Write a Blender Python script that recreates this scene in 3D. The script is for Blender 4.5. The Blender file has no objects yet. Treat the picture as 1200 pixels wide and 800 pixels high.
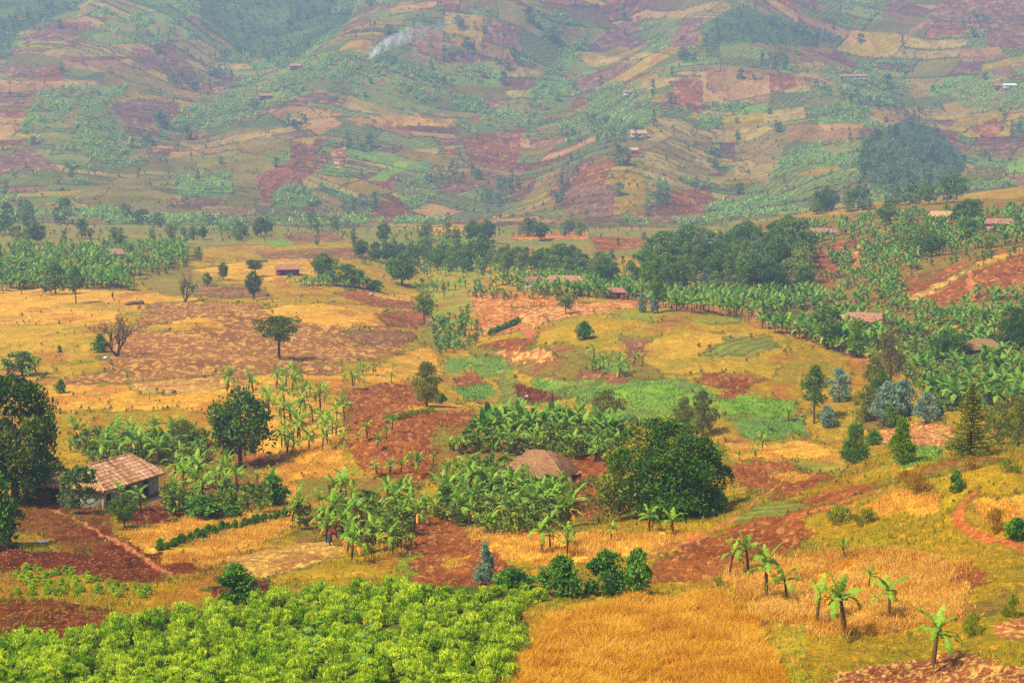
import bpy, math, random
import numpy as np
from mathutils import Matrix, Vector
RS = np.random.RandomState
rng = RS(7)
HAZE, SMOKE, SKY, SUN, EXPO = 0.00040, 4.0, 0.06, 3.1, 0.95
SC = bpy.context.scene
COL = SC.collection
F = 1903.0
PITCH = math.radians(6.5)
CP, SP = math.cos(PITCH), math.sin(PITCH)

def lin(c):
    c = np.asarray(c, float) / 255.0
    return np.where(c <= 0.04045, c / 12.92, ((c + 0.055) / 1.055) ** 2.4)

def slopes(u, v):
    u = np.asarray(u, float); v = np.asarray(v, float)
    dx = (u - 600) / F; dy = (400 - v) / F
    den = CP + dy * SP
    return dx / den, (-SP + dy * CP) / den

def project(x, y, z):
    den = y * CP - z * SP
    return 600 + F * x / den, 400 - F * (y * SP + z * CP) / den

# ---------------------------------------------------------------- noise
def _h(ix, iy, s):
    ix = ix.astype(np.int64) & 0xffffffff; iy = iy.astype(np.int64) & 0xffffffff
    n = (ix * 374761393 + iy * 668265263 + s * 974634777) & 0xffffffff
    n = ((n ^ (n >> 13)) * 1274126177) & 0xffffffff
    n = n ^ (n >> 16)
    return (n & 0xffff) / 65535.0

def vnoise(x, y, s=0):
    x0 = np.floor(x); y0 = np.floor(y)
    fx = x - x0; fy = y - y0
    fx = fx * fx * (3 - 2 * fx); fy = fy * fy * (3 - 2 * fy)
    a = _h(x0, y0, s); b = _h(x0 + 1, y0, s); c = _h(x0, y0 + 1, s); d = _h(x0 + 1, y0 + 1, s)
    return (a * (1 - fx) + b * fx) * (1 - fy) + (c * (1 - fx) + d * fx) * fy

def fbm(x, y, s=0, o=3):
    r = 0; a = 0.5; t = 0
    for i in range(o):
        r = r + a * vnoise(x, y, s + 31 * i); t += a
        x = x * 2.03 + 11.3; y = y * 2.03 + 5.7; a *= 0.55
    return r / t

# ---------------------------------------------------------------- terrain profile: what stands how far away, column by column
HILL = [(250,910),(200,1040),(150,1160),(100,1285),(50,1400),(0,1510),(-40,1600),(-110,1800),(-170,2050)]
PROF = {
 -400: [(930,65.0),(860,72.5),(800,80),(750,91),(700,104),(650,122),(600,149),(550,178),(500,212),(450,258),(400,322),(350,415),(310,510),(290,590),(272,690),(262,800)]+HILL,
 50:  [(930,65.0),(860,72.5),(800,80),(750,91),(700,104),(650,122),(600,149),(550,178),(500,212),(450,258),(400,322),(350,415),(310,510),(290,590),(272,690),(262,800)]+HILL,
 300: [(930,66.0),(860,73.5),(800,81),(750,91),(700,104),(650,124),(600,150),(550,178),(500,213),(450,260),(400,326),(350,418),(320,490),(300,565),(285,645),(272,750),(262,850)]+HILL,
 600: [(930,67.0),(860,74.5),(800,82),(750,91),(700,104),(650,124),(600,150),(550,178),(500,215),(450,262),(400,330),(350,420),(320,495),(300,575),(285,650),(272,760),(262,860)]+HILL,
 800: [(930,67.0),(860,74.5),(800,82),(750,91),(700,103),(650,122),(600,147),(550,177),(500,215),(450,262),(400,328),(350,420),(320,490),(300,560),(285,640),(272,760),(262,860)]+HILL,
 950: [(930,65.0),(860,72.5),(800,80),(750,89),(700,101),(650,116),(600,138),(570,152),(555,163),(540,182),(500,217),(450,262),(400,325),(370,372),(340,425),(310,485),(280,550),(262,600),(256,640),(252,760),(248,860),(200,1020),(150,1150)]+HILL[3:],
 1080:[(930,65.0),(860,72.5),(800,80),(750,88),(700,98),(650,110),(600,124),(560,136),(540,146),(528,157),(521,190),(500,215),(450,262),(420,300),(390,335),(350,390),(320,430),(290,480),(265,530),(245,580),(238,610),(236,760),(230,850),(200,990),(150,1130)]+HILL[3:],
 1200:[(930,60.0),(860,67.5),(800,75),(750,82),(700,91),(650,101),(600,114),(560,126),(540,138),(528,148),(523,185),(500,215),(450,258),(420,290),(390,320),(350,370),(320,405),(290,445),(265,490),(240,545),(230,580),(226,700),(218,850),(190,1000),(150,1120),(100,1250),(50,1370),(0,1480),(-40,1580),(-110,1790),(-170,2050)],
 1600:[(930,57.0),(860,64.5),(800,72),(750,79),(700,87),(650,97),(600,109),(560,121),(535,134),(523,148),(518,185),(495,215),(445,258),(415,290),(385,320),(340,370),(305,405),(270,445),(245,490),(220,545),(210,580),(206,700),(200,850),(180,1000),(140,1120),(95,1250),(50,1370),(0,1480),(-40,1580),(-110,1790),(-170,2050)],
}
# rows (distance) and columns (x/y)
_b = np.array(PROF[600], float)
vv = np.arange(832, -60, -0.9)
rowsD = np.interp(-vv, -_b[:, 0], _b[:, 1])
_fill = np.arange(330, 720, 1.7)
rowsD = np.concatenate([np.array([4, 10, 18, 28, 36, 43, 49, 54]), np.arange(57, 79.4, .2), rowsD[rowsD > 79.5], _fill, np.linspace(1620, 2050, 22)])
rowsD = np.unique(np.round(rowsD, 2)); 
keep = [0]
for i in range(1, len(rowsD)):
    if rowsD[i] - rowsD[keep[-1]] > 0.0011 * rowsD[i]: keep.append(i)
rowsD = rowsD[keep]
ain = np.linspace(-0.352, 0.352, 1120)
aout = 0.352 + (np.linspace(0, 1, 90)[1:] ** 1.3) * 0.30
colsA = np.concatenate([-aout[::-1], ain, aout])
NR, NC = len(rowsD), len(colsA)

def build_base():
    lnD = np.log(rowsD)
    us = sorted(PROF)
    prof = []
    for u in us:
        t = np.array(PROF[u], float)
        _, s = slopes(np.full(len(t), 600.0), t[:, 0])
        D = t[:, 1]; z = s * D
        D = np.concatenate([[0.5, 12, 25, 40, 50], D]); z = np.concatenate([[-2.2, -8.5, -15, -20.5, -23.2], z])
        p = np.interp(lnD, np.log(D), z)
        prof.append(p)
    prof = np.array(prof)                        # columns x rows
    k = np.exp(-0.5 * (np.arange(-14, 15) / 5.5) ** 2); k /= k.sum()
    prof = np.array([np.convolve(np.pad(p, 14, mode='edge'), k, 'valid') for p in prof])
    ua = (np.array(us, float) - 600) / F
    Z = np.empty((NR, NC))
    # smooth (cosine) blend between columns
    idx = np.clip(np.searchsorted(ua, colsA) - 1, 0, len(ua) - 2)
    f = np.clip((colsA - ua[idx]) / (ua[idx + 1] - ua[idx]), 0, 1)
    f = f * f * (3 - 2 * f) * 0.5 + f * 0.5
    Z[:] = prof[idx].T * (1 - f) + prof[idx + 1].T * f
    return Z
Z = build_base()
X = rowsD[:, None] * colsA[None, :]
Y = np.repeat(rowsD[:, None], NC, 1)

def ground(u, v):
    """where the line of sight through a picture point meets the ground"""
    a, s = slopes(np.atleast_1d(u), np.atleast_1d(v))
    i = np.clip(np.searchsorted(colsA, a) - 1, 0, NC - 2)
    f = (a - colsA[i]) / (colsA[i + 1] - colsA[i])
    j0 = np.searchsorted(rowsD, 60)
    H = Z[j0:, i] * (1 - f) + Z[j0:, i + 1] * f
    D = rowsD[j0:][:, None]
    d = H - s[None, :] * D
    hit = d >= 0
    hit[-1] = True
    j = np.argmax(hit, 0); j = np.maximum(j, 1)
    n = np.arange(len(a))
    d0, d1 = d[j - 1, n], d[j, n]
    t = np.clip(d0 / np.where(np.abs(d0 - d1) < 1e-9, 1, d0 - d1), 0, 1)
    y = D[j - 1, 0] + t * (D[j, 0] - D[j - 1, 0])
    return np.stack([a * y, y, s * y], 1)

def hgt(x, y):
    x = np.atleast_1d(x); y = np.atleast_1d(y)
    a = x / y
    i = np.clip(np.searchsorted(colsA, a) - 1, 0, NC - 2); f = np.clip((a - colsA[i]) / (colsA[i + 1] - colsA[i]), 0, 1)
    j = np.clip(np.searchsorted(rowsD, y) - 1, 0, NR - 2); g = np.clip((y - rowsD[j]) / (rowsD[j + 1] - rowsD[j]), 0, 1)
    return (Z[j, i] * (1 - f) + Z[j, i + 1] * f) * (1 - g) + (Z[j + 1, i] * (1 - f) + Z[j + 1, i + 1] * f) * g

def seg_dist(px, py, pts):
    best = np.full(px.shape, 1e9); 
    for (x0, y0), (x1, y1) in zip(pts[:-1], pts[1:]):
        dx, dy = x1 - x0, y1 - y0
        t = np.clip(((px - x0) * dx + (py - y0) * dy) / (dx * dx + dy * dy + 1e-9), 0, 1)
        best = np.minimum(best, np.hypot(px - x0 - t * dx, py - y0 - t * dy))
    return best

# spurs (+) and gullies (-) of the far hillside
RIDGES = [
 ([(120,222),(200,165),(300,115),(400,75),(470,55),(560,30)], 17, 75),
 ([(150,165),(235,108),(290,60),(330,8)], -17, 65),
 ([(0,150),(60,90),(110,30)], 9, 80),
 ([(570,232),(620,180),(660,110),(690,50),(740,8)], -14, 55),
 ([(720,250),(742,190),(800,110),(860,40),(900,5)], 12, 65),
 ([(1180,195),(1100,120),(1030,70),(960,20)], -12, 55),
 ([(1060,225),(1010,150),(960,95)], 9, 70),
 ([(850,240),(845,170),(835,100)], -7, 40),
 ([(420,250),(500,160),(560,90)], -7, 45),
]
_mask = rowsD > 820
for pts, amp, w in RIDGES:
    P = ground([p[0] for p in pts], [p[1] for p in pts])
    d = seg_dist(X[_mask], Y[_mask], [tuple(p[:2]) for p in P])
    fade = np.clip((Y[_mask] - 850) / 120, 0, 1)
    Z[_mask] += 1.45 * amp * np.exp(-(d / w) ** 2) * fade
# knolls and hollows of the valley floor: place, height, radius (m)
for u_, v_, amp, w in [(800,392,5.0,36), (230,392,2.6,45), (660,352,2.2,22), (470,500,3.4,26), (380,365,2.2,30), (560,470,-1.6,18), (700,640,1.4,12), (1000,590,2.6,15), (1110,585,2.0,10), (640,540,1.6,20), (1150,320,4,40), (200,520,-1.2,16), (930,540,-1.5,14)]:
    P = ground(u_, v_)[0]
    Z += amp * np.exp(-(((X - P[0]) / w) ** 2 + ((Y - P[1]) / (w * 1.15)) ** 2))
for pts, amp, w in [([(470,292),(500,330),(530,372),(545,400),(600,455),(720,472),(860,490),(960,480)], -4.4, 15), ([(1010,300),(970,345),(930,370)], -3, 14), ([(330,560),(300,520),(420,470)], -1.6, 9)]:
    P = ground([p[0] for p in pts], [p[1] for p in pts]); mm_ = (Y > 120) & (Y < 720)
    Z[mm_] += amp * np.exp(-(seg_dist(X[mm_], Y[mm_], [tuple(p[:2]) for p in P]) / w) ** 2)
_w = np.clip((Y - 60) / 60, 0, 1)
Z += _w * (fbm(X / 38, Y / 46, 3, 3) - 0.5) * np.clip(Y / 260, 0.5, 5.0) * np.where(Y < 700, 2.3, 1.0)
Z += (fbm(X / 6, Y / 6, 9, 3) - 0.5) * 0.55
Z += np.where(Y < 320, (fbm(X / 1.1, Y / 1.1, 19, 2) - 0.5) * 0.22, 0)
U, V = project(X, Y, Z)

def inpoly(px, py, poly):
    poly = np.asarray(poly, float)
    r = np.zeros(px.shape, bool)
    m = (px >= poly[:, 0].min()) & (px <= poly[:, 0].max()) & (py >= poly[:, 1].min()) & (py <= poly[:, 1].max())
    ii = np.nonzero(m)
    if len(ii[0]) == 0: return r
    x = px[ii]; y = py[ii]; c = np.zeros(x.shape, bool)
    n = len(poly)
    for k in range(n):
        x0, y0 = poly[k]; x1, y1 = poly[(k + 1) % n]
        if y0 == y1: continue
        cr = ((y0 > y) != (y1 > y)) & (x < (x1 - x0) * (y - y0) / (y1 - y0) + x0)
        c ^= cr
    r[ii] = c
    return r
# ---------------------------------------------------------------- fields: colour A, colour B, patch size (m), fleck colour, fleck amount, row spacing
K = {
 'soil':      ((156,92,54),(126,68,38), 6, (188,132,84), .2, 1.3),
 'soil_dark': ((100,46,24),(76,32,16), 4, (140,80,48), .2, 1.1),
 'soil_rows': ((112,52,24),(88,40,18), 4, (146,110,44), .26, .9),
 'soil_clod': ((158,94,54),(124,66,36), 4, (196,142,92), .18, 1.2),
 'soil_pink': ((178,112,68),(152,88,52), 6, (208,158,104), .26, 0),
 'soil_purple':((138,94,72),(114,76,60), 6, (168,128,90), .2, 0),
 'soil_stub': ((150,102,70),(128,84,56), 9, (202,156,92), .30, 0),
 'stub_pink': ((176,114,78),(156,92,62), 4, (220,172,112), .40, 0),
 'stubble':   ((186,142,84),(160,112,70), 4, (214,176,108), .30, 0),
 'soil_straw':((150,94,66),(132,72,52), 3, (206,168,106), .42, 0),
 'soil_grass':((140,98,54),(122,114,46), 6, (124,74,50), .28, 0),
 'soil_mixed':((110,58,32),(118,84,34), 5, (88,44,24), .22, 0),
 'drygold':   ((200,148,66),(182,132,56), 9, (212,172,96), .16, 0),
 'straw':     ((204,154,64),(186,136,54), 5, (222,182,100), .25, 0),
 'straw2':    ((190,142,62),(172,122,50), 4, (212,174,98), .30, 0),
 'wheat':     ((206,148,42),(188,132,36), 3, (168,118,34), .2, 0),
 'olivegold': ((164,130,42),(142,120,38), 7, (184,140,60), .18, 0),
 'gold_olive':((178,140,56),(156,126,48), 8, (194,152,78), .16, 0),
 'olive':     ((148,116,28),(122,108,26), 6, (178,132,46), .18, 0),
 'olivegreen':((140,132,52),(120,124,48), 8, (164,132,66), .22, 0),
 'olive_brown':((138,122,54),(118,108,48), 10, (140,100,62), .22, 0),
 'green':     ((112,130,42),(94,116,36), 3, (140,134,48), .2, 0),
 'green_dark':((84,96,30),(66,74,26), 2, (104,84,40), .2, 0),
 'greenrows': ((122,134,66),(108,122,58), 6, (132,108,64), .15, 1.5),
 'crop':      ((114,140,58),(102,126,52), 5, (146,128,70), .26, 0),
 'crop_bright':((118,152,56),(104,136,50), 6, (138,144,66), .18, 0),
 'crop_teal': ((104,132,70),(94,122,62), 5, (128,120,68), .25, 0),
 'crop_lime': ((146,166,54),(128,152,50), 6, (140,130,60), .1, 0),
 'crop_dull': ((126,142,66),(112,128,60), 8, (128,110,62), .22, 2.6),
 'tan':       ((178,136,80),(160,118,70), 9, (146,92,62), .2, 0),
 'tan_dull':  ((172,144,76),(148,124,66), 9, (130,96,58), .24, 0),
 'wood':      ((90,112,50),(78,98,46), 10, (116,108,58), .25, 0),
 'hill_ban':  ((112,140,58),(128,118,60), 6, (146,100,66), .3, 0),
 'valley':    ((142,124,66),(112,118,56), 14, (136,92,64), .2, 0),
 'weedy':     ((148,130,48),(116,120,42), 3, (168,146,62), .3, 0),
 'path':      ((180,110,78),(162,94,66), 3, (190,128,92), .2, 0),
 'path_red':  ((172,100,60),(160,88,52), 3, (190,122,80), .2, 0),
}
names = list(K); KI = {n: i for i, n in enumerate(names)}

FIELDS = [
 # ---- mid distance left
 ('olivegold',[(-700,290),(1900,290),(1900,560),(-700,560)]),
 ('valley',[(-700,236),(470,240),(850,250),(960,262),(1000,300),(600,300),(300,300),(-700,300)]),
 ('drygold',[(-700,335),(100,338),(180,342),(250,350),(180,360),(135,372),(165,384),(-700,386)]),
 ('gold_olive',[(-700,386),(130,380),(150,400),(105,425),(60,445),(-700,475)]),
 ('soil_stub',[(112,408),(150,388),(175,358),(215,353),(300,356),(345,366),(400,370),(450,378),(480,392),(440,415),(400,425),(330,430),(260,440),(180,449),(60,452),(100,430),(130,416)]),
 ('drygold',[(158,386),(230,372),(268,378),(262,384),(180,389)]),
 ('drygold',[(60,452),(200,450),(300,440),(330,450),(300,470),(250,487),(200,481),(-300,490),(-300,470)]),
 ('stubble',[(150,448),(260,440),(300,432),(290,450),(220,462),(160,462)]),
 ('soil_stub',[(255,435),(330,428),(400,428),(400,445),(330,450),(280,455)]),
 ('olivegold',[(62,428),(125,424),(140,432),(70,444)]),
 ('olive_brown',[(160,309),(215,310),(262,326),(232,346),(190,346),(166,335)]),
 ('soil_purple',[(235,334),(300,335),(322,346),(270,351),(228,346)]),
 ('drygold',[(215,318),(300,305),(372,300),(392,318),(330,335),(250,325)]),
 ('olivegold',[(230,290),(400,284),(440,292),(400,300),(240,304)]),
 ('crop',[(305,282),(360,277),(372,284),(320,290)]),
 ('soil_purple',[(330,275),(395,272),(400,282),(345,285)]),
 ('soil_purple',[(300,296),(420,290),(480,300),(440,304),(310,303)]),
 ('drygold',[(305,362),(380,355),(462,360),(442,369),(456,383),(400,384),(318,371)]),
 ('soil',[(385,343),(430,340),(482,352),(500,364),(440,360)]),
 ('soil',[(440,369),(492,363),(512,372),(490,384),(458,383)]),
 ('drygold',[(438,343),(486,345),(480,353),(446,351)]),
 ('soil_stub',[(300,386),(400,386),(484,392),(470,415),(420,424),(330,424),(300,420)]),
 ('soil_purple',[(400,388),(490,390),(485,400),(420,404)]),
 ('olivegreen',[(495,330),(560,300),(640,300),(580,335),(545,370),(530,400),(490,404),(505,370)]),
 ('olivegold',[(560,300),(640,292),(660,310),(600,335),(560,345)]),
 ('crop',[(510,398),(540,388),(560,386),(545,402),(515,412)]),
 # ---- mid distance centre
 ('drygold',[(415,440),(480,411),(505,405),(520,440),(490,452),(440,450)]),
 ('soil_clod',[(404,458),(440,449),(492,449),(500,478),(548,472),(566,490),(572,520),(525,532),(492,572),(462,572),(415,540),(405,500)]),
 ('drygold',[(470,478),(520,470),(550,476),(548,484),(500,482)]),
 ('soil_pink',[(548,345),(590,340),(640,345),(705,360),(650,371),(592,392),(540,400),(560,370)]),
 ('stub_pink',[(600,364),(700,354),(765,352),(742,363),(655,374),(612,386)]),
 ('soil_pink',[(740,352),(860,355),(930,372),(900,378),(800,364)]),
 ('olivegold',[(560,400),(655,375),(730,363),(800,365),(870,370),(925,390),(922,402),(860,424),(745,440),(660,402)]),
 ('olivegreen',[(690,366),(800,364),(870,372),(860,380),(760,378)]),
 ('gold_olive',[(745,404),(800,388),(872,391),(912,402),(862,432),(800,440),(745,440)]),
 ('greenrows',[(820,417),(850,396),(900,394),(916,406),(870,419)]),
 ('soil',[(560,405),(600,395),(630,395),(622,412),(580,410)]),
 ('soil_grass',[(535,404),(600,412),(660,404),(760,430),(785,448),(700,450),(620,440),(570,428)]),
 ('stub_pink',[(570,412),(640,410),(660,422),(600,425)]),
 ('soil_purple',[(728,396),(760,400),(757,416),(738,428)]),
 ('soil_purple',[(680,434),(780,446),(780,452),(720,450),(680,444)]),
 ('crop_teal',[(680,419),(736,427),(736,440),(705,434)]),
 ('soil',[(812,446),(836,436),(882,440),(898,448),(872,464),(850,473),(842,458)]),
 ('olive',[(880,450),(930,440),(940,470),(900,480),(870,470)]),
 ('crop',[(620,444),(705,446),(692,466),(652,468),(625,456)]),
 ('crop_teal',[(660,455),(720,450),(715,470),(680,476)]),
 ('crop_bright',[(705,452),(745,446),(800,446),(832,456),(842,470),(770,476),(722,470)]),
 ('crop_teal',[(770,446),(810,448),(840,465),(838,470),(800,456)]),
 ('crop',[(720,472),(850,474),(880,492),(760,500),(700,490)]),
 ('soil_dark',[(604,449),(626,453),(658,468),(630,475),(610,470)]),
 ('greenrows',[(583,440),(602,445),(609,471),(588,473)]),
 ('crop',[(540,418),(590,420),(605,440),(560,442)]),
 ('crop_teal',[(520,420),(545,418),(548,434),(525,436)]),
 ('soil',[(530,446),(556,434),(566,450),(540,456)]),
 ('crop',[(530,456),(570,450),(585,466),(545,468)]),
 ('gold_olive',[(540,471),(600,473),(692,485),(650,494),(560,488)]),
 ('crop_bright',[(830,470),(885,463),(942,470),(930,490),(850,488)]),
 ('crop_teal',[(858,490),(942,488),(946,512),(872,516)]),
 # ---- right bank and ridge
 ('soil_grass',[(880,262),(1000,250),(1100,236),(1900,200),(1900,420),(1200,420),(1040,412),(960,398),(890,378),(900,340)]),
 ('soil',[(938,300),(1000,275),(1026,284),(992,310),(962,342),(925,350)]),
 ('soil_pink',[(975,300),(1010,285),(1030,300),(1000,318)]),
 ('soil',[(1060,337),(1132,312),(1136,352),(1092,362),(1062,352)]),
 ('soil_clod',[(1140,316),(1200,296),(1500,270),(1500,345),(1200,352),(1140,354)]),
 ('soil',[(1020,336),(1100,316),(1200,286),(1200,293),(1060,334)]),
 ('stubble',[(1060,350),(1140,312),(1142,315),(1078,352)]),
 ('drygold',[(1140,308),(1200,290),(1200,297),(1142,316)]),
 ('drygold',[(1110,388),(1126,379),(1185,377),(1172,389)]),
 ('olive',[(890,376),(960,398),(1035,428),(1042,445),(1005,455),(1000,485),(942,490),(905,445),(925,402)]),
 ('olivegold',[(940,440),(1000,440),(990,470),(945,470)]),
 ('stub_pink',[(1028,507),(1080,494),(1122,500),(1110,527),(1060,532),(1030,522)]),
 ('soil_grass',[(1000,490),(1050,485),(1060,500),(1020,510)]),
 ('crop',[(1040,520),(1110,524),(1100,540),(1060,545)]),
 # ---- around the houses
 ('soil_grass',[(180,520),(300,520),(340,600),(280,605),(190,600)]),
 ('drygold',[(290,440),(400,440),(400,560),(330,600),(300,560),(300,520)]),
 ('soil',[(265,535),(320,532),(345,545),(300,556)]),
 ('soil_grass',[(345,560),(480,560),(500,600),(480,640),(350,640)]),
 ('drygold',[(360,590),(420,585),(430,600),(380,604)]),
 ('soil_grass',[(510,500),(720,495),(720,600),(660,630),(510,620)]),
 ('soil',[(655,540),(720,530),(735,600),(690,610),(660,585)]),
 ('soil_mixed',[(-300,600),(20,598),(60,572),(118,598),(150,632),(200,655),(242,668),(180,686),(100,692),(-300,670)]),
 ('olive',[(14,622),(50,630),(80,643),(50,648),(14,640)]),
 ('soil_dark',[(-300,637),(30,642),(100,651),(130,636),(165,640),(238,667),(165,684),(110,676),(60,669),(-300,669)]),
 ('soil_dark',[(120,600),(200,590),(260,592),(250,604),(190,610),(150,618)]),
 ('olive',[(-300,669),(60,672),(165,685),(242,668),(272,670),(276,690),(300,704),(220,714),(150,722),(-300,700)]),
 ('soil_rows',[(-300,700),(60,703),(122,715),(158,727),(85,747),(40,740),(-300,748)]),
 ('straw',[(152,622),(200,610),(282,604),(352,586),(347,598),(290,608),(240,623),(182,646),(160,641)]),
 ('drygold',[(188,647),(250,629),(300,616),(347,600),(356,616),(300,642),(262,661),(236,666)]),
 ('stubble',[(256,661),(300,648),(347,635),(402,640),(420,646),(370,660),(332,676),(318,680),(272,667)]),
 ('soil_dark',[(232,691),(265,679),(310,680),(319,700),(290,709),(250,699)]),
 ('olivegold',[(318,683),(345,672),(402,648),(470,645),(480,660),(468,682),(420,688),(370,692),(330,704)]),
 ('drygold',[(400,615),(460,600),(480,620),(470,646),(410,648)]),
 ('soil_clod',[(478,606),(536,600),(546,626),(602,650),(592,692),(545,690),(476,684),(494,656),(486,640),(474,622)]),
 ('green',[(472,650),(490,644),(491,658),(478,678),(466,681)]),
 ('drygold',[(519,657),(532,653),(548,657),(548,665),(530,667),(518,663)]),
 ('straw',[(545,622),(600,626),(700,628),(800,625),(828,622),(770,648),(764,656),(640,668),(602,656),(560,642)]),
 ('olive',[(590,668),(640,662),(764,655),(765,690),(640,706),(600,695)]),
 # ---- right foreground
 ('olive',[(830,600),(925,570),(1010,562),(1060,550),(1200,520),(1900,520),(1900,900),(930,900),(840,700)]),
 ('soil',[(856,546),(905,537),(960,545),(1004,550),(962,566),(925,584),(880,577),(852,562)]),
 ('drygold',[(903,559),(930,553),(947,560),(920,566)]),
 ('drygold',[(848,520),(900,517),(960,519),(992,535),(987,547),(930,541),(858,539)]),
 ('olivegreen',[(930,540),(985,546),(1010,552),(980,556),(930,548)]),
 ('olivegold',[(950,580),(1010,568),(1100,556),(1200,540),(1500,530),(1500,600),(1200,600),(1080,605),(980,605)]),
 ('drygold',[(985,600),(1060,572),(1115,576),(1092,600),(1040,606)]),
 ('soil_grass',[(1018,567),(1080,549),(1150,538),(1184,540),(1122,553),(1060,564),(1008,582)]),
 ('soil',[(832,627),(925,589),(1020,564),(1034,569),(942,606),(880,613)]),
 ('greenrows',[(850,611),(905,584),(946,593),(930,601),(870,613)]),
 ('soil_clod',[(762,656),(800,640),(880,612),(932,607),(953,618),(952,627),(930,646),(900,661),(850,673),(770,685),(758,681)]),
 ('drygold',[(1135,592),(1200,581),(1500,575),(1500,612),(1200,616),(1150,611)]),
 ('straw2',[(898,656),(960,648),(1060,648),(1142,660),(1152,673),(1130,690),(1152,716),(1110,731),(1050,737),(960,746),(900,737),(862,702),(852,682)]),
 ('soil',[(1139,660),(1156,660),(1150,676),(1128,692),(1125,681)]),
 ('soil_grass',[(1140,706),(1182,688),(1168,720),(1120,728)]),
 ('wheat',[(616,756),(640,730),(690,716),(760,706),(812,702),(848,706),(868,716),(892,742),(918,774),(948,818),(970,880),(520,890),(588,815),(612,782)]),
 ('weedy',[(874,698),(895,716),(944,800),(930,830),(905,745)]),
 ('weedy',[(900,738),(938,736),(955,772),(942,798)]),
 ('soil_straw',[(938,804),(1000,776),(1080,766),(1112,757),(1150,770),(1200,783),(1500,800),(1500,880),(920,880)]),
 ('stub_pink',[(1165,735),(1200,725),(1300,725),(1300,745),(1180,750)]),
 ('green_dark',[(-600,752),(90,742),(150,726),(230,713),(290,706),(350,693),(480,686),(560,690),(632,690),(642,700),(613,720),(617,760),(602,790),(560,870),(-600,870)]),
 # ---- valley floor
 ('drygold',[(478,266),(540,258),(572,268),(500,275)]),
 ('crop_bright',[(828,247),(912,237),(934,240),(900,251),(840,259)]),
 ('crop_lime',[(758,273),(830,270),(852,272),(800,278)]),
 ('soil',[(690,277),(764,279),(747,291),(700,296)]),
 ('soil_pink',[(600,272),(690,270),(690,280),(600,282)]),
 ('crop',[(590,255),(635,258),(625,268),(590,266)]),
 ('soil_purple',[(640,248),(740,255),(800,262),(700,268),(640,262)]),
 ('crop_dull',[(780,255),(850,255),(850,265),(780,266)]),
]
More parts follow.
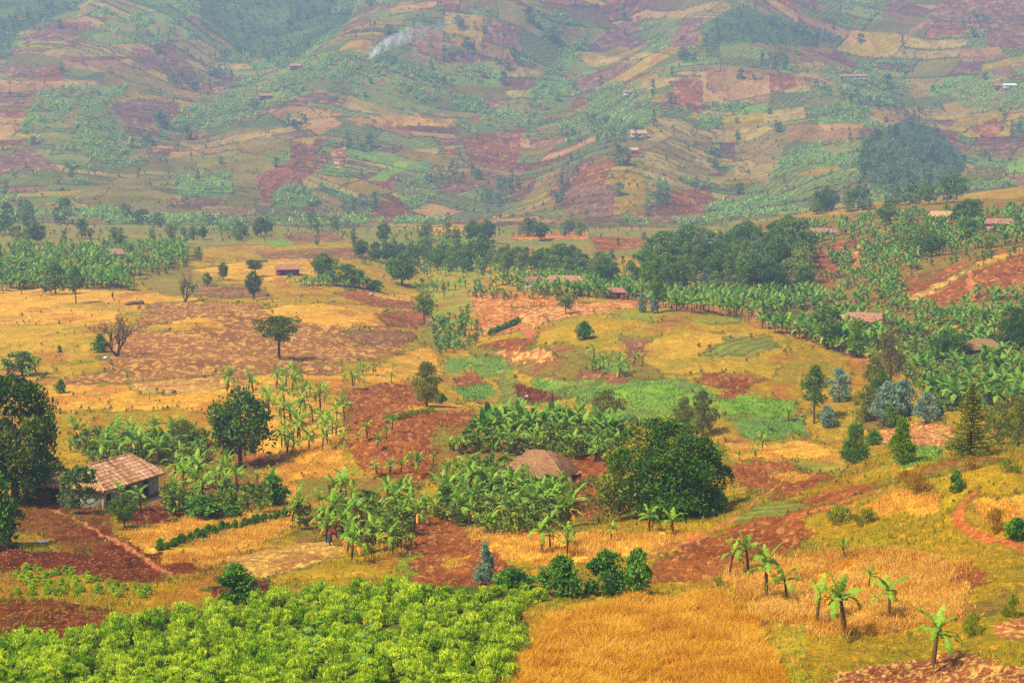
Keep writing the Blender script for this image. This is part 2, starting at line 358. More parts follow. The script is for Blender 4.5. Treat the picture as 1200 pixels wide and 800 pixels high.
HILLF = [
 ('wood',[(-300,-60),(100,-60),(105,0),(60,22),(20,40),(10,70),(-300,80)]),
 ('soil_purple',[(25,46),(60,27),(106,25),(102,45),(50,49)]),
 ('hill_ban',[(84,46),(140,18),(212,30),(222,50),(130,53)]),
 ('tan_dull',[(44,62),(110,50),(152,55),(152,66),(60,67)]),
 ('tan',[(100,73),(151,69),(151,83),(110,83)]),
 ('crop_dull',[(70,96),(80,78),(122,86),(122,96)]),
 ('soil',[(30,96),(60,75),(79,79),(71,98)]),
 ('soil_purple',[(155,56),(215,65),(237,95),(236,111),(200,86),(155,81)]),
 ('tan',[(-100,101),(40,95),(112,95),(112,100),(40,106),(-100,114)]),
 ('soil_purple',[(-100,114),(40,108),(30,121),(-100,127)]),
 ('hill_ban',[(40,120),(60,105),(152,100),(142,115),(112,120),(142,125),(60,157),(20,157)]),
 ('soil_purple',[(130,126),(160,115),(212,120),(205,141),(150,151)]),
 ('hill_ban',[(25,167),(60,150),(142,140),(152,165),(142,190),(110,202),(60,187)]),
 ('soil_purple',[(-100,181),(50,182),(72,200),(-100,208)]),
 ('olive_brown',[(85,232),(130,200),(200,185),(300,178),(342,200),(300,242),(150,252)]),
 ('hill_ban',[(128,197),(200,160),(280,145),(302,140),(302,93),(240,113),(215,130),(180,165),(140,185)]),
 ('tan_dull',[(224,167),(290,150),(340,148),(345,162),(300,172),(230,174)]),
 ('hill_ban',[(298,100),(340,75),(400,60),(430,66),(442,55),(480,65),(532,90),(534,120),(480,136),(420,116),(400,97),(330,120),(298,136)]),
 ('wood',[(298,-40),(440,-40),(405,30),(332,82),(285,62),(235,30),(230,-40)]),
 ('tan',[(330,129),(370,127),(402,135),(360,139)]),
 ('drygold',[(405,139),(450,136),(534,140),(534,148),(420,147)]),
 ('hill_ban',[(558,141),(602,116),(640,125),(632,148),(540,160),(535,150)]),
 ('soil_purple',[(512,61),(570,55),(577,72),(530,76)]),
 ('tan',[(508,52),(560,45),(582,54),(602,60),(602,76),(572,70),(556,56)]),
 ('soil',[(540,162),(612,153),(606,197),(550,192)]),
 ('soil',[(340,166),(370,170),(382,201),(340,191)]),
 ('stub_pink',[(385,176),(406,172),(406,196),(394,197)]),
 ('crop_dull',[(438,16),(512,12),(492,26),(444,26)]),
 ('tan',[(465,3),(516,2),(502,10),(465,9)]),
 ('crop_lime',[(430,211),(468,189),(486,189),(450,213)]),
 ('crop',[(205,208),(271,205),(273,231),(207,233)]),
 ('soil_purple',[(194,233),(266,232),(246,246),(194,244)]),
 ('soil',[(300,207),(380,170),(372,201),(330,222),(310,240)]),
 ('soil',[(448,237),(475,232),(480,250),(460,262),(428,260)]),
 ('hill_ban',[(455,216),(500,205),(522,235),(480,247)]),
 ('soil_purple',[(688,57),(720,30),(752,18),(742,50),(700,64)]),
 ('tan',[(755,16),(806,12),(800,21),(758,19)]),
 ('crop_dull',[(760,21),(800,22),(790,51),(750,46)]),
 ('soil_purple',[(800,21),(824,22),(816,56),(785,56)]),
 ('tan_dull',[(700,66),(762,62),(762,73),(700,76)]),
 ('soil',[(772,122),(800,90),(823,95),(824,127),(780,124)]),
 ('wood',[(818,32),(860,8),(912,20),(952,40),(962,56),(880,50),(830,62)]),
 ('crop_dull',[(830,56),(870,52),(902,56),(902,79),(830,76)]),
 ('tan',[(824,77),(880,80),(902,90),(902,121),(824,119)]),
 ('crop',[(615,112),(660,60),(690,40),(692,52),(662,90),(672,112),(642,118)]),
 ('hill_ban',[(688,112),(720,98),(760,103),(767,130),(762,150),(700,168),(688,142)]),
 ('tan_dull',[(765,137),(800,140),(832,165),(842,202),(760,217),(754,170)]),
 ('soil',[(638,232),(665,195),(722,188),(702,226)]),
 ('soil_purple',[(655,216),(721,215),(721,251),(660,249)]),
 ('soil',[(768,222),(832,220),(840,240),(812,251),(770,246)]),
 ('olivegold',[(724,195),(756,200),(756,256),(718,256)]),
 ('soil',[(900,86),(935,85),(931,104),(905,106)]),
 ('tan',[(930,88),(956,85),(972,100),(935,104)]),
 ('hill_ban',[(944,106),(1000,105),(1017,140),(970,143),(944,126)]),
 ('tan',[(1020,126),(1080,127),(1112,130),(1080,146),(1020,146)]),
 ('tan',[(922,146),(1012,145),(1000,166),(918,166)]),
 ('tan_dull',[(862,150),(900,148),(925,160),(900,215),(862,205)]),
 ('wood',[(1008,166),(1060,140),(1096,150),(1132,185),(1122,216),(1040,232),(1003,202)]),
 ('soil',[(1135,151),(1165,137),(1177,150),(1160,166)]),
 ('soil',[(1095,150),(1122,155),(1122,171),(1100,161)]),
 ('hill_ban',[(1113,112),(1160,95),(1300,88),(1300,132),(1130,127)]),
 ('tan',[(908,4),(960,25),(1012,40),(1002,51),(950,29)]),
 ('crop_dull',[(935,8),(990,14),(1002,26),(950,20)]),
 ('soil_purple',[(1080,32),(1112,-20),(1300,-20),(1300,62),(1160,56),(1150,30)]),
 ('tan',[(1048,46),(1085,24),(1092,24),(1060,50)]),
 ('tan',[(1110,59),(1170,55),(1182,68),(1130,73)]),
 ('hill_ban',[(1008,76),(1060,90),(1072,116),(1040,111),(1000,96)]),
 ('crop_lime',[(1183,187),(1300,170),(1300,205),(1178,203)]),
]
PATHS = [
 ('path', [(60,597),(85,606),(112,621),(150,641),(178,660),(198,673)], .30),
 ('path_red', [(1142,578),(1126,592),(1120,605),(1130,616),(1160,632),(1210,647),(1300,668)], .42),
 ('path', [(755,653),(828,625),(870,602),(908,572),(925,560)], .32),
 ('path', [(735,352),(800,364),(862,373),(900,384),(942,396),(985,410),(1010,422),(1030,432)], 1.3),
 ('path', [(1135,318),(1139,352)], .8),
 ('path', [(600,372),(625,395)], 1.0),
 ('path_red', [(935,604),(985,590),(1030,575)], .8),
]

hillm = Y > 800
cls = np.full((NR, NC), KI['olivegold'], np.int16)
jn = np.clip(F / np.maximum(Y, 60), 1.0, 24)
Uj = U + (fbm(X / 2.6, Y / 2.6, 41, 3) - .5) * 2.6 * jn
Vj = V + (fbm(X / 2.6, Y / 2.6, 57, 3) - .5) * 1.1 * jn
# patchwork of small terraced plots over the whole hillside
# each stretch of slope has its own lie of the land: plots run along it at their own angle
def regions(x, y, size, seed):
    gx, gy = np.floor(x / size), np.floor(y / size); best = np.full(x.shape, 1e18); rid = np.zeros(x.shape)
    for ox in (-1, 0, 1):
        for oy in (-1, 0, 1):
            cx, cy = gx + ox, gy + oy
            px, py = (cx + _h(cx, cy, seed)) * size, (cy + _h(cx, cy, seed + 1)) * size
            d = (x - px) ** 2 + (y - py) ** 2; b = d < best
            best[b] = d[b]; rid[b] = (cx * 37 + cy * 101)[b]
    return rid
qx = X + (fbm(X / 60, Y / 60, 71, 2) - .5) * 46; qy = Y + (fbm(X / 60, Y / 60, 73, 2) - .5) * 46
rid = regions(qx, qy * .8, 120.0, 61)
th = (_h(rid, rid * 0, 63) - .5) * 1.5
wx = X * np.cos(th) + Y * np.sin(th) + (fbm(X / 14, Y / 14, 86, 2) - .5) * 3
wy = -X * np.sin(th) + Y * np.cos(th) + (fbm(X / 14, Y / 14, 85, 2) - .5) * 3 + rid
bandf = wy / (22.0 + 20 * _h(rid, rid * 0, 65))
band = np.floor(bandf)
wid = 22 + 40 * _h(band, band * 0 + 3, 5)
cellf = wx / wid + 10 * _h(band, band * 0 + 9, 6)
cell = np.floor(cellf)
nsub = 1 + np.floor(2.4 * _h(cell, band, 11))
subf = bandf * nsub
sub = np.floor(subf)
hh = _h(cell * 7 + 3, band * 5 + 1 + rid, 21); h2 = _h(cell, sub, 33)
green = fbm(X / 170, Y / 170, 91, 2) + (U < 520) * .10 - (U > 700) * .03
pal_red = ['tan_dull', 'soil_purple', 'olivegold', 'soil', 'tan', 'crop_dull', 'soil_grass', 'olive_brown']
pal_grn = ['hill_ban', 'crop_dull', 'olivegold', 'hill_ban', 'soil_purple', 'tan_dull', 'crop', 'olive_brown']
ci = np.floor((hh * .8 + h2 * .2) * 7.999).astype(int)
pr = np.array([KI[n] for n in pal_red]); pg = np.array([KI[n] for n in pal_grn])
patch = np.where(green > .47, pg[ci], pr[ci])
cls[hillm] = patch[hillm]
edge = np.minimum(np.minimum(bandf - band, band + 1 - bandf) * 33, np.minimum(subf - sub, sub + 1 - subf) * 33 / nsub)
edge2 = np.minimum(cellf - cell, cell + 1 - cellf) * wid
hedge_line = hillm & (((edge < 1.25) & (_h(cell, band, 77) < .82)) | ((edge2 < .8) & (_h(cell, band, 78) < .5)))
for n, poly in FIELDS: 
    m = inpoly(Uj, Vj, poly) & ~hillm; cls[m] = KI[n]
own = np.zeros_like(hillm)
for n, poly in HILLF:
    m = inpoly(Uj, Vj, poly) & hillm; cls[m] = KI[n]; own |= m
for n, pts, w in PATHS:
    P = ground([p[0] for p in pts], [p[1] for p in pts])
    d = seg_dist(X, Y, [tuple(p[:2]) for p in P]) + (fbm(X / 1.5, Y / 1.5, 15, 2) - .5) * .7
    cls[(d < w) & (Y < P[:, 1].max() + 5)] = KI[n]

A = np.array([lin(K[n][0]) for n in names]); B = np.array([lin(K[n][1]) for n in names])
FC = np.array([lin(K[n][3]) for n in names]); FA = np.array([K[n][4] for n in names])
SCALE = np.array([K[n][2] for n in names], float); ROWS = np.array([K[n][5] for n in names], float)
def mix(a, b, t): return a + (b - a) * t[..., None]
s = SCALE[cls]
t = np.clip((fbm(X / s, Y / s, 101, 3) - .5) * 2.6 + .5, 0, 1)
col = mix(A[cls], B[cls], t)
# flecks: clods, straw, weeds lying about in each field
rank = np.zeros_like(X)
lv = np.clip(np.log2(np.maximum(Y, 60) / 120.0) + (fbm(X / 30, Y / 30, 17, 2) - .5), -.5, 3.99)
for b_ in range(-1, 4):
    mm_ = np.floor(lv) == b_
    fs = .30 * 2.0 ** b_
    fl = fbm(X[mm_] / (1.3 * fs), Y[mm_] / (1.9 * fs), 121 + b_, 3)
    if len(fl) < 10: continue
    thr = np.quantile(fl[::7], np.linspace(0, 1, 101))
    rank[mm_] = np.interp(fl, thr, np.linspace(0, 1, 101))
k = np.clip((rank - (1 - FA[cls])) / .10, 0, 1) * .85
col = mix(col, FC[cls], k)
# bare earth and weeds across the borders
w1 = np.clip((fbm(X / 9, Y / 9, 131, 3) - .60) * 7, 0, .55)
isgr = np.isin(cls, [KI[n] for n in ('olive', 'olivegold', 'gold_olive', 'olivegreen', 'drygold')])
col = np.where(isgr[..., None], mix(col, lin((128, 118, 44)), w1), col)
w2 = np.clip((fbm(X / 7 + 40, Y / 12, 141, 3) - .62) * 7, 0, .5)
col = np.where(isgr[..., None], mix(col, lin((150, 84, 52)), w2), col)
# drills of the row crops
r = ROWS[cls]
rw = np.where(r > 0, .5 + .5 * np.sin(2 * np.pi * (Y * .86 + X * .5 + fbm(X / 8, Y / 8, 5, 2) * 1.5) / np.where(r > 0, r, 1)), 1)
col = mix(col, lin((96, 54, 32)), np.where(r > 0, (1 - rw) * np.where(np.isin(cls, [KI[n] for n in ('soil', 'soil_dark', 'soil_clod')]), .38, .55), 0))
# banks and weedy margins where two plots meet
dif = np.zeros(cls.shape, bool)
dif[:, 1:] |= cls[:, 1:] != cls[:, :-1]; dif[1:] |= cls[1:] != cls[:-1]
dif[1:] |= dif[:-1]
nb = fbm(X / 5, Y / 7, 161, 3)
border = dif & ~hillm & (nb > .44) & (Y > 100)
col = np.where(border[..., None], mix(col, np.where((nb > .56)[..., None], lin((84, 96, 36)), lin((104, 78, 40))), np.full(col.shape[:2], .62)), col)
# plot borders
col = np.where((hedge_line & (~own | (_h(cell, band, 79) < .5)))[..., None], mix(col, lin((56, 72, 34)), np.full(col.shape[:2], .85)), col)
col = np.maximum(col, 0)
lum = col @ np.array([.3, .59, .11])
col = np.clip(lum[..., None] + (col - lum[..., None]) * 1.08, .004, 1)
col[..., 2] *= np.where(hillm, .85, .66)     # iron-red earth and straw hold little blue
col = np.where(hillm[..., None], col * np.array([.93, .97, 1.0]), col)   # bluish cast of the haze painted into the far slopes' ground colour
tone = .56 + .46 * _h(cell + sub * 3, band, 55)
col = np.where(hillm[..., None], col * tone[..., None], col)
clod = np.isin(cls, [KI[n] for n in ('soil', 'soil_dark', 'soil_rows', 'soil_clod', 'soil_straw', 'soil_mixed', 'soil_pink')]) & (Y < 330)
Z += np.where(clod, (fbm(X / .8, Y / 1.0, 203, 2) - .5) * np.clip(Y / 160, .5, 1.2) * .62, 0)
soilness = np.isin(cls, [KI[n] for n in names if n.startswith('soil') or n.startswith('stub')]).astype(np.float32)
# field edges as small banks
# ---------------------------------------------------------------- materials
MATS = {}
def newmat(name):
    m = bpy.data.materials.new(name); m.use_nodes = True
    nt = m.node_tree; nt.nodes.clear(); MATS[name] = m
    return m, nt, nt.nodes, nt.links
def rgb(c): return tuple(float(q) for q in lin(c)) + (1.0,)

def leafmat(name, a, b, rough=.6, trans=.22, spec=.25, dark=None):
    """foliage: every leaf takes its own tone between two leaf colours, every plant a slightly different one"""
    m, nt, N, L = newmat(name)
    at = N.new('ShaderNodeAttribute'); at.attribute_name = 'tone'
    oi = N.new('ShaderNodeObjectInfo')
    mr = N.new('ShaderNodeMath'); mr.operation = 'MULTIPLY_ADD'; mr.inputs[1].default_value = .35; mr.inputs[2].default_value = -.175
    L.new(oi.outputs['Random'], mr.inputs[0])
    ad = N.new('ShaderNodeMath'); ad.operation = 'ADD'; ad.use_clamp = True
    L.new(at.outputs['Fac'], ad.inputs[0]); L.new(mr.outputs[0], ad.inputs[1])
    mx = N.new('ShaderNodeMix'); mx.data_type = 'RGBA'
    mx.inputs[6].default_value = rgb(a); mx.inputs[7].default_value = rgb(b)
    L.new(ad.outputs[0], mx.inputs[0])
    p = N.new('ShaderNodeBsdfPrincipled'); p.inputs['Roughness'].default_value = rough
    p.inputs['Specular IOR Level'].default_value = spec
    L.new(mx.outputs[2], p.inputs['Base Color'])
    o = N.new('ShaderNodeOutputMaterial')
    if trans > 0:
        tr = N.new('ShaderNodeBsdfTranslucent'); L.new(mx.outputs[2], tr.inputs['Color'])
        ms = N.new('ShaderNodeMixShader'); ms.inputs[0].default_value = trans
        L.new(p.outputs[0], ms.inputs[1]); L.new(tr.outputs[0], ms.inputs[2]); L.new(ms.outputs[0], o.inputs[0])
    else: L.new(p.outputs[0], o.inputs[0])
    return m

def roughmat(name, a, b, scale=3, rough=.9, spec=.15, bump=.3, detail=5, stretch=(1, 1, 1)):
    m, nt, N, L = newmat(name)
    tc = N.new('ShaderNodeTexCoord'); mp = N.new('ShaderNodeMapping'); mp.inputs['Scale'].default_value = stretch
    L.new(tc.outputs['Object'], mp.inputs[0])
    nz = N.new('ShaderNodeTexNoise'); nz.inputs['Scale'].default_value = scale; nz.inputs['Detail'].default_value = detail; nz.inputs['Roughness'].default_value = .65
    L.new(mp.outputs[0], nz.inputs[0])
    cr = N.new('ShaderNodeValToRGB'); cr.color_ramp.elements[0].position = .3; cr.color_ramp.elements[1].position = .7
    cr.color_ramp.elements[0].color = rgb(a); cr.color_ramp.elements[1].color = rgb(b)
    L.new(nz.outputs[0], cr.inputs[0])
    p = N.new('ShaderNodeBsdfPrincipled'); p.inputs['Roughness'].default_value = rough; p.inputs['Specular IOR Level'].default_value = spec
    L.new(cr.outputs[0], p.inputs['Base Color'])
    if bump:
        bp = N.new('ShaderNodeBump'); bp.inputs['Strength'].default_value = bump; bp.inputs['Distance'].default_value = .05
        L.new(nz.outputs[0], bp.inputs['Height']); L.new(bp.outputs[0], p.inputs['Normal'])
    o = N.new('ShaderNodeOutputMaterial'); L.new(p.outputs[0], o.inputs[0])
    return m

def groundmat():
    m, nt, N, L = newmat('field_ground')
    at = N.new('ShaderNodeAttribute'); at.attribute_name = 'col'
    so = N.new('ShaderNodeAttribute'); so.attribute_name = 'soil'
    geo = N.new('ShaderNodeNewGeometry')
    n1 = N.new('ShaderNodeTexNoise'); n1.inputs['Scale'].default_value = 2.2; n1.inputs['Detail'].default_value = 9; n1.inputs['Roughness'].default_value = .75
    n2 = N.new('ShaderNodeTexNoise'); n2.inputs['Scale'].default_value = .55; n2.inputs['Detail'].default_value = 9; n2.inputs['Roughness'].default_value = .7
    L.new(geo.outputs['Position'], n1.inputs[0]); L.new(geo.outputs['Position'], n2.inputs[0])
    r = N.new('ShaderNodeMapRange'); r.inputs[1].default_value = .3; r.inputs[2].default_value = .7; r.inputs[3].default_value = .62; r.inputs[4].default_value = 1.38
    L.new(n1.outputs[0], r.inputs[0])
    r2 = N.new('ShaderNodeMapRange'); r2.inputs[1].default_value = .3; r2.inputs[2].default_value = .7; r2.inputs[3].default_value = .74; r2.inputs[4].default_value = 1.26
    L.new(n2.outputs[0], r2.inputs[0])
    mu = N.new('ShaderNodeMath'); mu.operation = 'MULTIPLY'; L.new(r.outputs[0], mu.inputs[0]); L.new(r2.outputs[0], mu.inputs[1])
    vm = N.new('ShaderNodeVectorMath'); vm.operation = 'SCALE'
    L.new(at.outputs['Color'], vm.inputs[0]); L.new(mu.outputs[0], vm.inputs['Scale'])
    p = N.new('ShaderNodeBsdfPrincipled'); p.inputs['Roughness'].default_value = .95; p.inputs['Specular IOR Level'].default_value = .1
    L.new(vm.outputs[0], p.inputs['Base Color'])
    bp = N.new('ShaderNodeBump'); bp.inputs['Distance'].default_value = .22
    sm = N.new('ShaderNodeMapRange'); sm.inputs[3].default_value = .45; sm.inputs[4].default_value = 1.0
    L.new(so.outputs['Fac'], sm.inputs[0]); L.new(sm.outputs[0], bp.inputs['Strength'])
    L.new(n1.outputs[0], bp.inputs['Height']); L.new(bp.outputs[0], p.inputs['Normal'])
    o = N.new('ShaderNodeOutputMaterial'); L.new(p.outputs[0], o.inputs[0])
    return m
groundmat()
leafmat('banana_leaf', (62,118,18), (160,196,56), rough=.5, trans=.32, spec=.15)
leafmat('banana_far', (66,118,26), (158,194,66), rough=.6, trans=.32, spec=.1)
leafmat('wood_leaf', (50,84,46), (144,168,108), spec=.08)
leafmat('soil_lump', (112,58,32), (172,112,70), rough=.95, trans=0, spec=.05)
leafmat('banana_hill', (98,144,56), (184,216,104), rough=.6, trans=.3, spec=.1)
leafmat('dead_leaf', (176,112,36), (246,186,44), trans=.2, spec=.1)
leafmat('mango_leaf', (34,78,14), (104,150,32), rough=.55, spec=.12)
leafmat('lit_and_tip_leaf', (136,128,30), (176,164,44), rough=.55, spec=.15)  # olive tips of the edge tree; painted sunlight on the domed crown
leafmat('bush_leaf', (52,106,20), (126,176,46), rough=.5, spec=.2)
leafmat('bright_leaf', (112,166,6), (228,244,60), rough=.5, trans=.32, spec=.12)
leafmat('olive_leaf', (96,114,24), (164,166,44), spec=.12)
leafmat('conifer_leaf', (64,112,18), (146,176,42), spec=.12)
leafmat('dark_leaf', (56,98,24), (126,160,48), spec=.12)
leafmat('brown_leaf', (100,92,44), (140,130,60))
leafmat('blue_leaf', (84,120,96), (160,190,158), trans=.12, spec=.15)
leafmat('euca_leaf', (88,122,34), (166,178,70), spec=.12)
leafmat('euca_blue', (96,128,88), (146,170,116), spec=.12)
leafmat('acacia_leaf', (70,98,28), (130,142,48), spec=.1)
leafmat('hill_leaf', (76,110,44), (132,158,70), spec=.1)
leafmat('weed_leaf', (104,128,20), (168,172,40), spec=.08)
leafmat('tussock_leaf', (112,124,36), (206,178,84), spec=.1)
leafmat('crop_leaf', (98,142,46), (150,184,78), spec=.1)
leafmat('cabbage_leaf', (84,140,44), (150,190,80), rough=.5)
leafmat('wheat_straw', (218,158,30), (250,206,76), trans=.4, spec=.06)
leafmat('dry_straw', (214,158,54), (248,206,100), trans=.35, spec=.06)
leafmat('olive_grass', (158,124,24), (206,162,52), trans=.3, spec=.06)
roughmat('bark', (70,52,38), (112,88,64), 8, stretch=(1, 1, .25))
roughmat('dry_bark', (74,56,48), (116,92,78), 8, stretch=(1, 1, .25))
roughmat('banana_stem', (70,46,28), (118,92,50), 6, rough=.7, stretch=(2, 2, .4))
roughmat('plaster', (150,138,116), (200,190,168), 1.1)
roughmat('mud_wall', (128,70,46), (160,98,66), 2)
roughmat('brown_wall', (96,60,40), (128,86,58), 2)
roughmat('pink_wall', (186,128,106), (206,156,132), 2)
roughmat('white_wall', (206,200,190), (226,222,214), 2)
roughmat('footing', (120,58,38), (150,80,54), 2)
roughmat('slab', (176,138,92), (200,164,116), 2)
roughmat('shutter', (36,30,28), (60,48,42), 4)
roughmat('thatch', (90,58,36), (188,140,94), 2.6, bump=1., stretch=(2.4, 2.4, .7), detail=8)
roughmat('thatch_pale', (176,132,84), (206,164,112), 5, bump=.9, stretch=(2.2, 2.2, .5))
roughmat('tile_red', (148,96,72), (186,134,104), 1.4, bump=.1)
roughmat('tile_brown', (140,92,74), (182,130,104), 1.2, bump=.1)
roughmat('white_sheet', (206,212,220), (236,240,244), 3, rough=.5)
roughmat('stone', (96,72,62), (140,112,100), 3)
roughmat('skin', (64,42,32), (78,52,40), 5)
roughmat('hair', (14,12,12), (22,18,18), 20)
roughmat('red_cloth', (130,38,40), (150,50,48), 6)
roughmat('pink_cloth', (206,150,160), (222,172,178), 6)
roughmat('blue_cloth', (50,76,96), (68,96,112), 6)
roughmat('violet_cloth', (66,44,70), (84,58,84), 6)
roughmat('crimson_cloth', (176,36,72), (196,52,84), 6)
roughmat('post_wood', (70,56,44), (100,82,66), 6)
roughmat('cob_yellow', (220,176,60), (236,196,84), 8)
# roof tiles: colour changes from tile to tile
def tilemat(name, cols):
    m, nt, N, L = newmat(name)
    at = N.new('ShaderNodeAttribute'); at.attribute_name = 'tone'
    cr = N.new('ShaderNodeValToRGB')
    e = cr.color_ramp.elements
    e[0].color = rgb(cols[0]); e[1].color = rgb(cols[-1])
    for i, c in enumerate(cols[1:-1]):
        q = e.new((i + 1) / (len(cols) - 1)); q.color = rgb(c)
    L.new(at.outputs['Fac'], cr.inputs[0])
    p = N.new('ShaderNodeBsdfPrincipled'); p.inputs['Roughness'].default_value = .85; p.inputs['Specular IOR Level'].default_value = .2
    L.new(cr.outputs[0], p.inputs['Base Color']); o = N.new('ShaderNodeOutputMaterial'); L.new(p.outputs[0], o.inputs[0])
tilemat('barrel_tile', [(128,80,52), (172,120,80), (192,140,98), (206,162,120), (222,190,150)])
tilemat('pale_tile', [(150,96,66), (196,140,96), (214,164,118), (226,186,150)])

# ---------------------------------------------------------------- mesh building
class MB:
    """collects quads/triangles for ONE mesh"""
    def __init__(s): s.v = []; s.q = []; s.t = []; s.n = 0; s.tone = []; s.qm = []; s.tm = []
    def add(s, v, quads=None, tris=None, tone=.5, mi=0):
        v = np.asarray(v, float).reshape(-1, 3); s.v.append(v)
        tn = np.asarray(tone, float); s.tone.append(np.full(len(v), float(tn)) if tn.ndim == 0 else tn)
        if quads is not None and len(quads):
            q = np.asarray(quads, np.int64).reshape(-1, 4) + s.n; s.q.append(q); s.qm.append(np.full(len(q), mi))
        if tris is not None and len(tris):
            q = np.asarray(tris, np.int64).reshape(-1, 3) + s.n; s.t.append(q); s.tm.append(np.full(len(q), mi))
        s.n += len(v)
    def mesh(s, name, mats, smooth=False):
        v = np.concatenate(s.v); tone = np.concatenate(s.tone)
        q = np.concatenate(s.q) if s.q else np.zeros((0, 4), int); t = np.concatenate(s.t) if s.t else np.zeros((0, 3), int)
        return rawmesh(name, v, q, t, mats, tone, np.concatenate(s.qm + s.tm) if (s.qm or s.tm) else None, smooth)
    def arr(s):
        return (np.concatenate(s.v), np.concatenate(s.q) if s.q else np.zeros((0, 4), int), np.concatenate(s.t) if s.t else np.zeros((0, 3), int), np.concatenate(s.tone))

def rawmesh(name, v, q, t, mats, tone=None, mi=None, smooth=False):
    me = bpy.data.meshes.new(name)
    me.vertices.add(len(v)); me.vertices.foreach_set('co', np.ascontiguousarray(v, np.float32).ravel())
    li = np.concatenate([q.ravel(), t.ravel()]).astype(np.int32)
    me.loops.add(len(li)); me.loops.foreach_set('vertex_index', li)
    nf = len(q) + len(t)
    st = np.concatenate([np.arange(len(q)) * 4, len(q) * 4 + np.arange(len(t)) * 3]).astype(np.int32)
    me.polygons.add(nf); me.polygons.foreach_set('loop_start', st)
    if mi is not None: me.polygons.foreach_set('material_index', np.asarray(mi, np.int32))
    if tone is not None:
        a = me.attributes.new('tone', 'FLOAT', 'POINT'); a.data.foreach_set('value', np.ascontiguousarray(tone, np.float32))
    me.update(calc_edges=True)
    if smooth: me.polygons.foreach_set('use_smooth', np.ones(nf, bool))
    for m in mats: me.materials.append(MATS[m])
    me.validate()
    return me

def obj(name, me, parent=None, loc=None, rot=0, scale=None):
    o = bpy.data.objects.new(name, me); COL.objects.link(o)
    if parent is not None: o.parent = parent
    if loc is not None: o.location = [float(q) for q in loc]
    if rot: o.rotation_euler = (0, 0, float(rot))
    if scale is not None: o.scale = scale if np.ndim(scale) else (scale,) * 3
    return o
def empty(name, loc, rot=0, scale=1):
    o = obj(name, None, None, loc, rot, scale); o.empty_display_size = .3; return o
def tag(o, label=None, cat=None, group=None, kind=None):
    if label: o['label'] = label
    if cat: o['category'] = cat
    if group: o['group'] = group
    if kind: o['kind'] = kind
    return o

def tube(mb, pts, rad, n=6, tone=.5, mi=0, cap=True):
    pts = np.asarray(pts, float); rad = np.broadcast_to(np.asarray(rad, float), (len(pts),))
    d = np.gradient(pts, axis=0); d /= np.linalg.norm(d, axis=1)[:, None] + 1e-9
    ref = np.where(np.abs(d[:, 2:3]) > .9, np.array([[1., 0, 0]]), np.array([[0, 0, 1.]]))
    a = np.cross(d, ref); a /= np.linalg.norm(a, axis=1)[:, None]; b = np.cross(d, a)
    an = np.arange(n) * 2 * np.pi / n
    v = pts[:, None] + rad[:, None, None] * (a[:, None] * np.cos(an)[None, :, None] + b[:, None] * np.sin(an)[None, :, None])
    k = len(pts); i = np.arange(k - 1)[:, None] * n; j = np.arange(n)[None]; j2 = (j + 1) % n
    q = np.stack([i + j, i + j2, i + n + j2, i + n + j], -1).reshape(-1, 4)
    mb.add(v, q, None, tone, mi)
    if cap:
        mb.add(np.concatenate([v[-1], pts[-1:]]), None, [(p, (p + 1) % n, n) for p in range(n)], tone, mi)

def cards(mb, c, axis, ln, wd, r, tone, mi=0, fold=.25):
    """leaf blades: pointed, folded along the midrib, centred at c and growing along axis"""
    n = len(c); axis = axis / (np.linalg.norm(axis, axis=1)[:, None] + 1e-9)
    rv = r.normal(size=(n, 3)); side = np.cross(axis, rv); side /= np.linalg.norm(side, axis=1)[:, None] + 1e-9
    up = np.cross(side, axis)
    ln = np.broadcast_to(ln, (n,))[:, None]; wd = np.broadcast_to(wd, (n,))[:, None]
    base = c - axis * ln * .4; tip = c + axis * ln * .6 - up * ln * .1; mid = c + axis * ln * .05
    v = np.stack([base, mid + side * wd * .5 + up * wd * fold, tip, mid - side * wd * .5 + up * wd * fold], 1)
    i = np.arange(n)[:, None] * 4
    t = np.concatenate([i + np.array([[0, 1, 2]]), i + np.array([[0, 2, 3]])])
    mb.add(v, None, t, np.repeat(np.broadcast_to(tone, (n,)), 4), mi)

def sph(r, n):
    d = r.normal(size=(n, 3)); return d / np.linalg.norm(d, axis=1)[:, None]

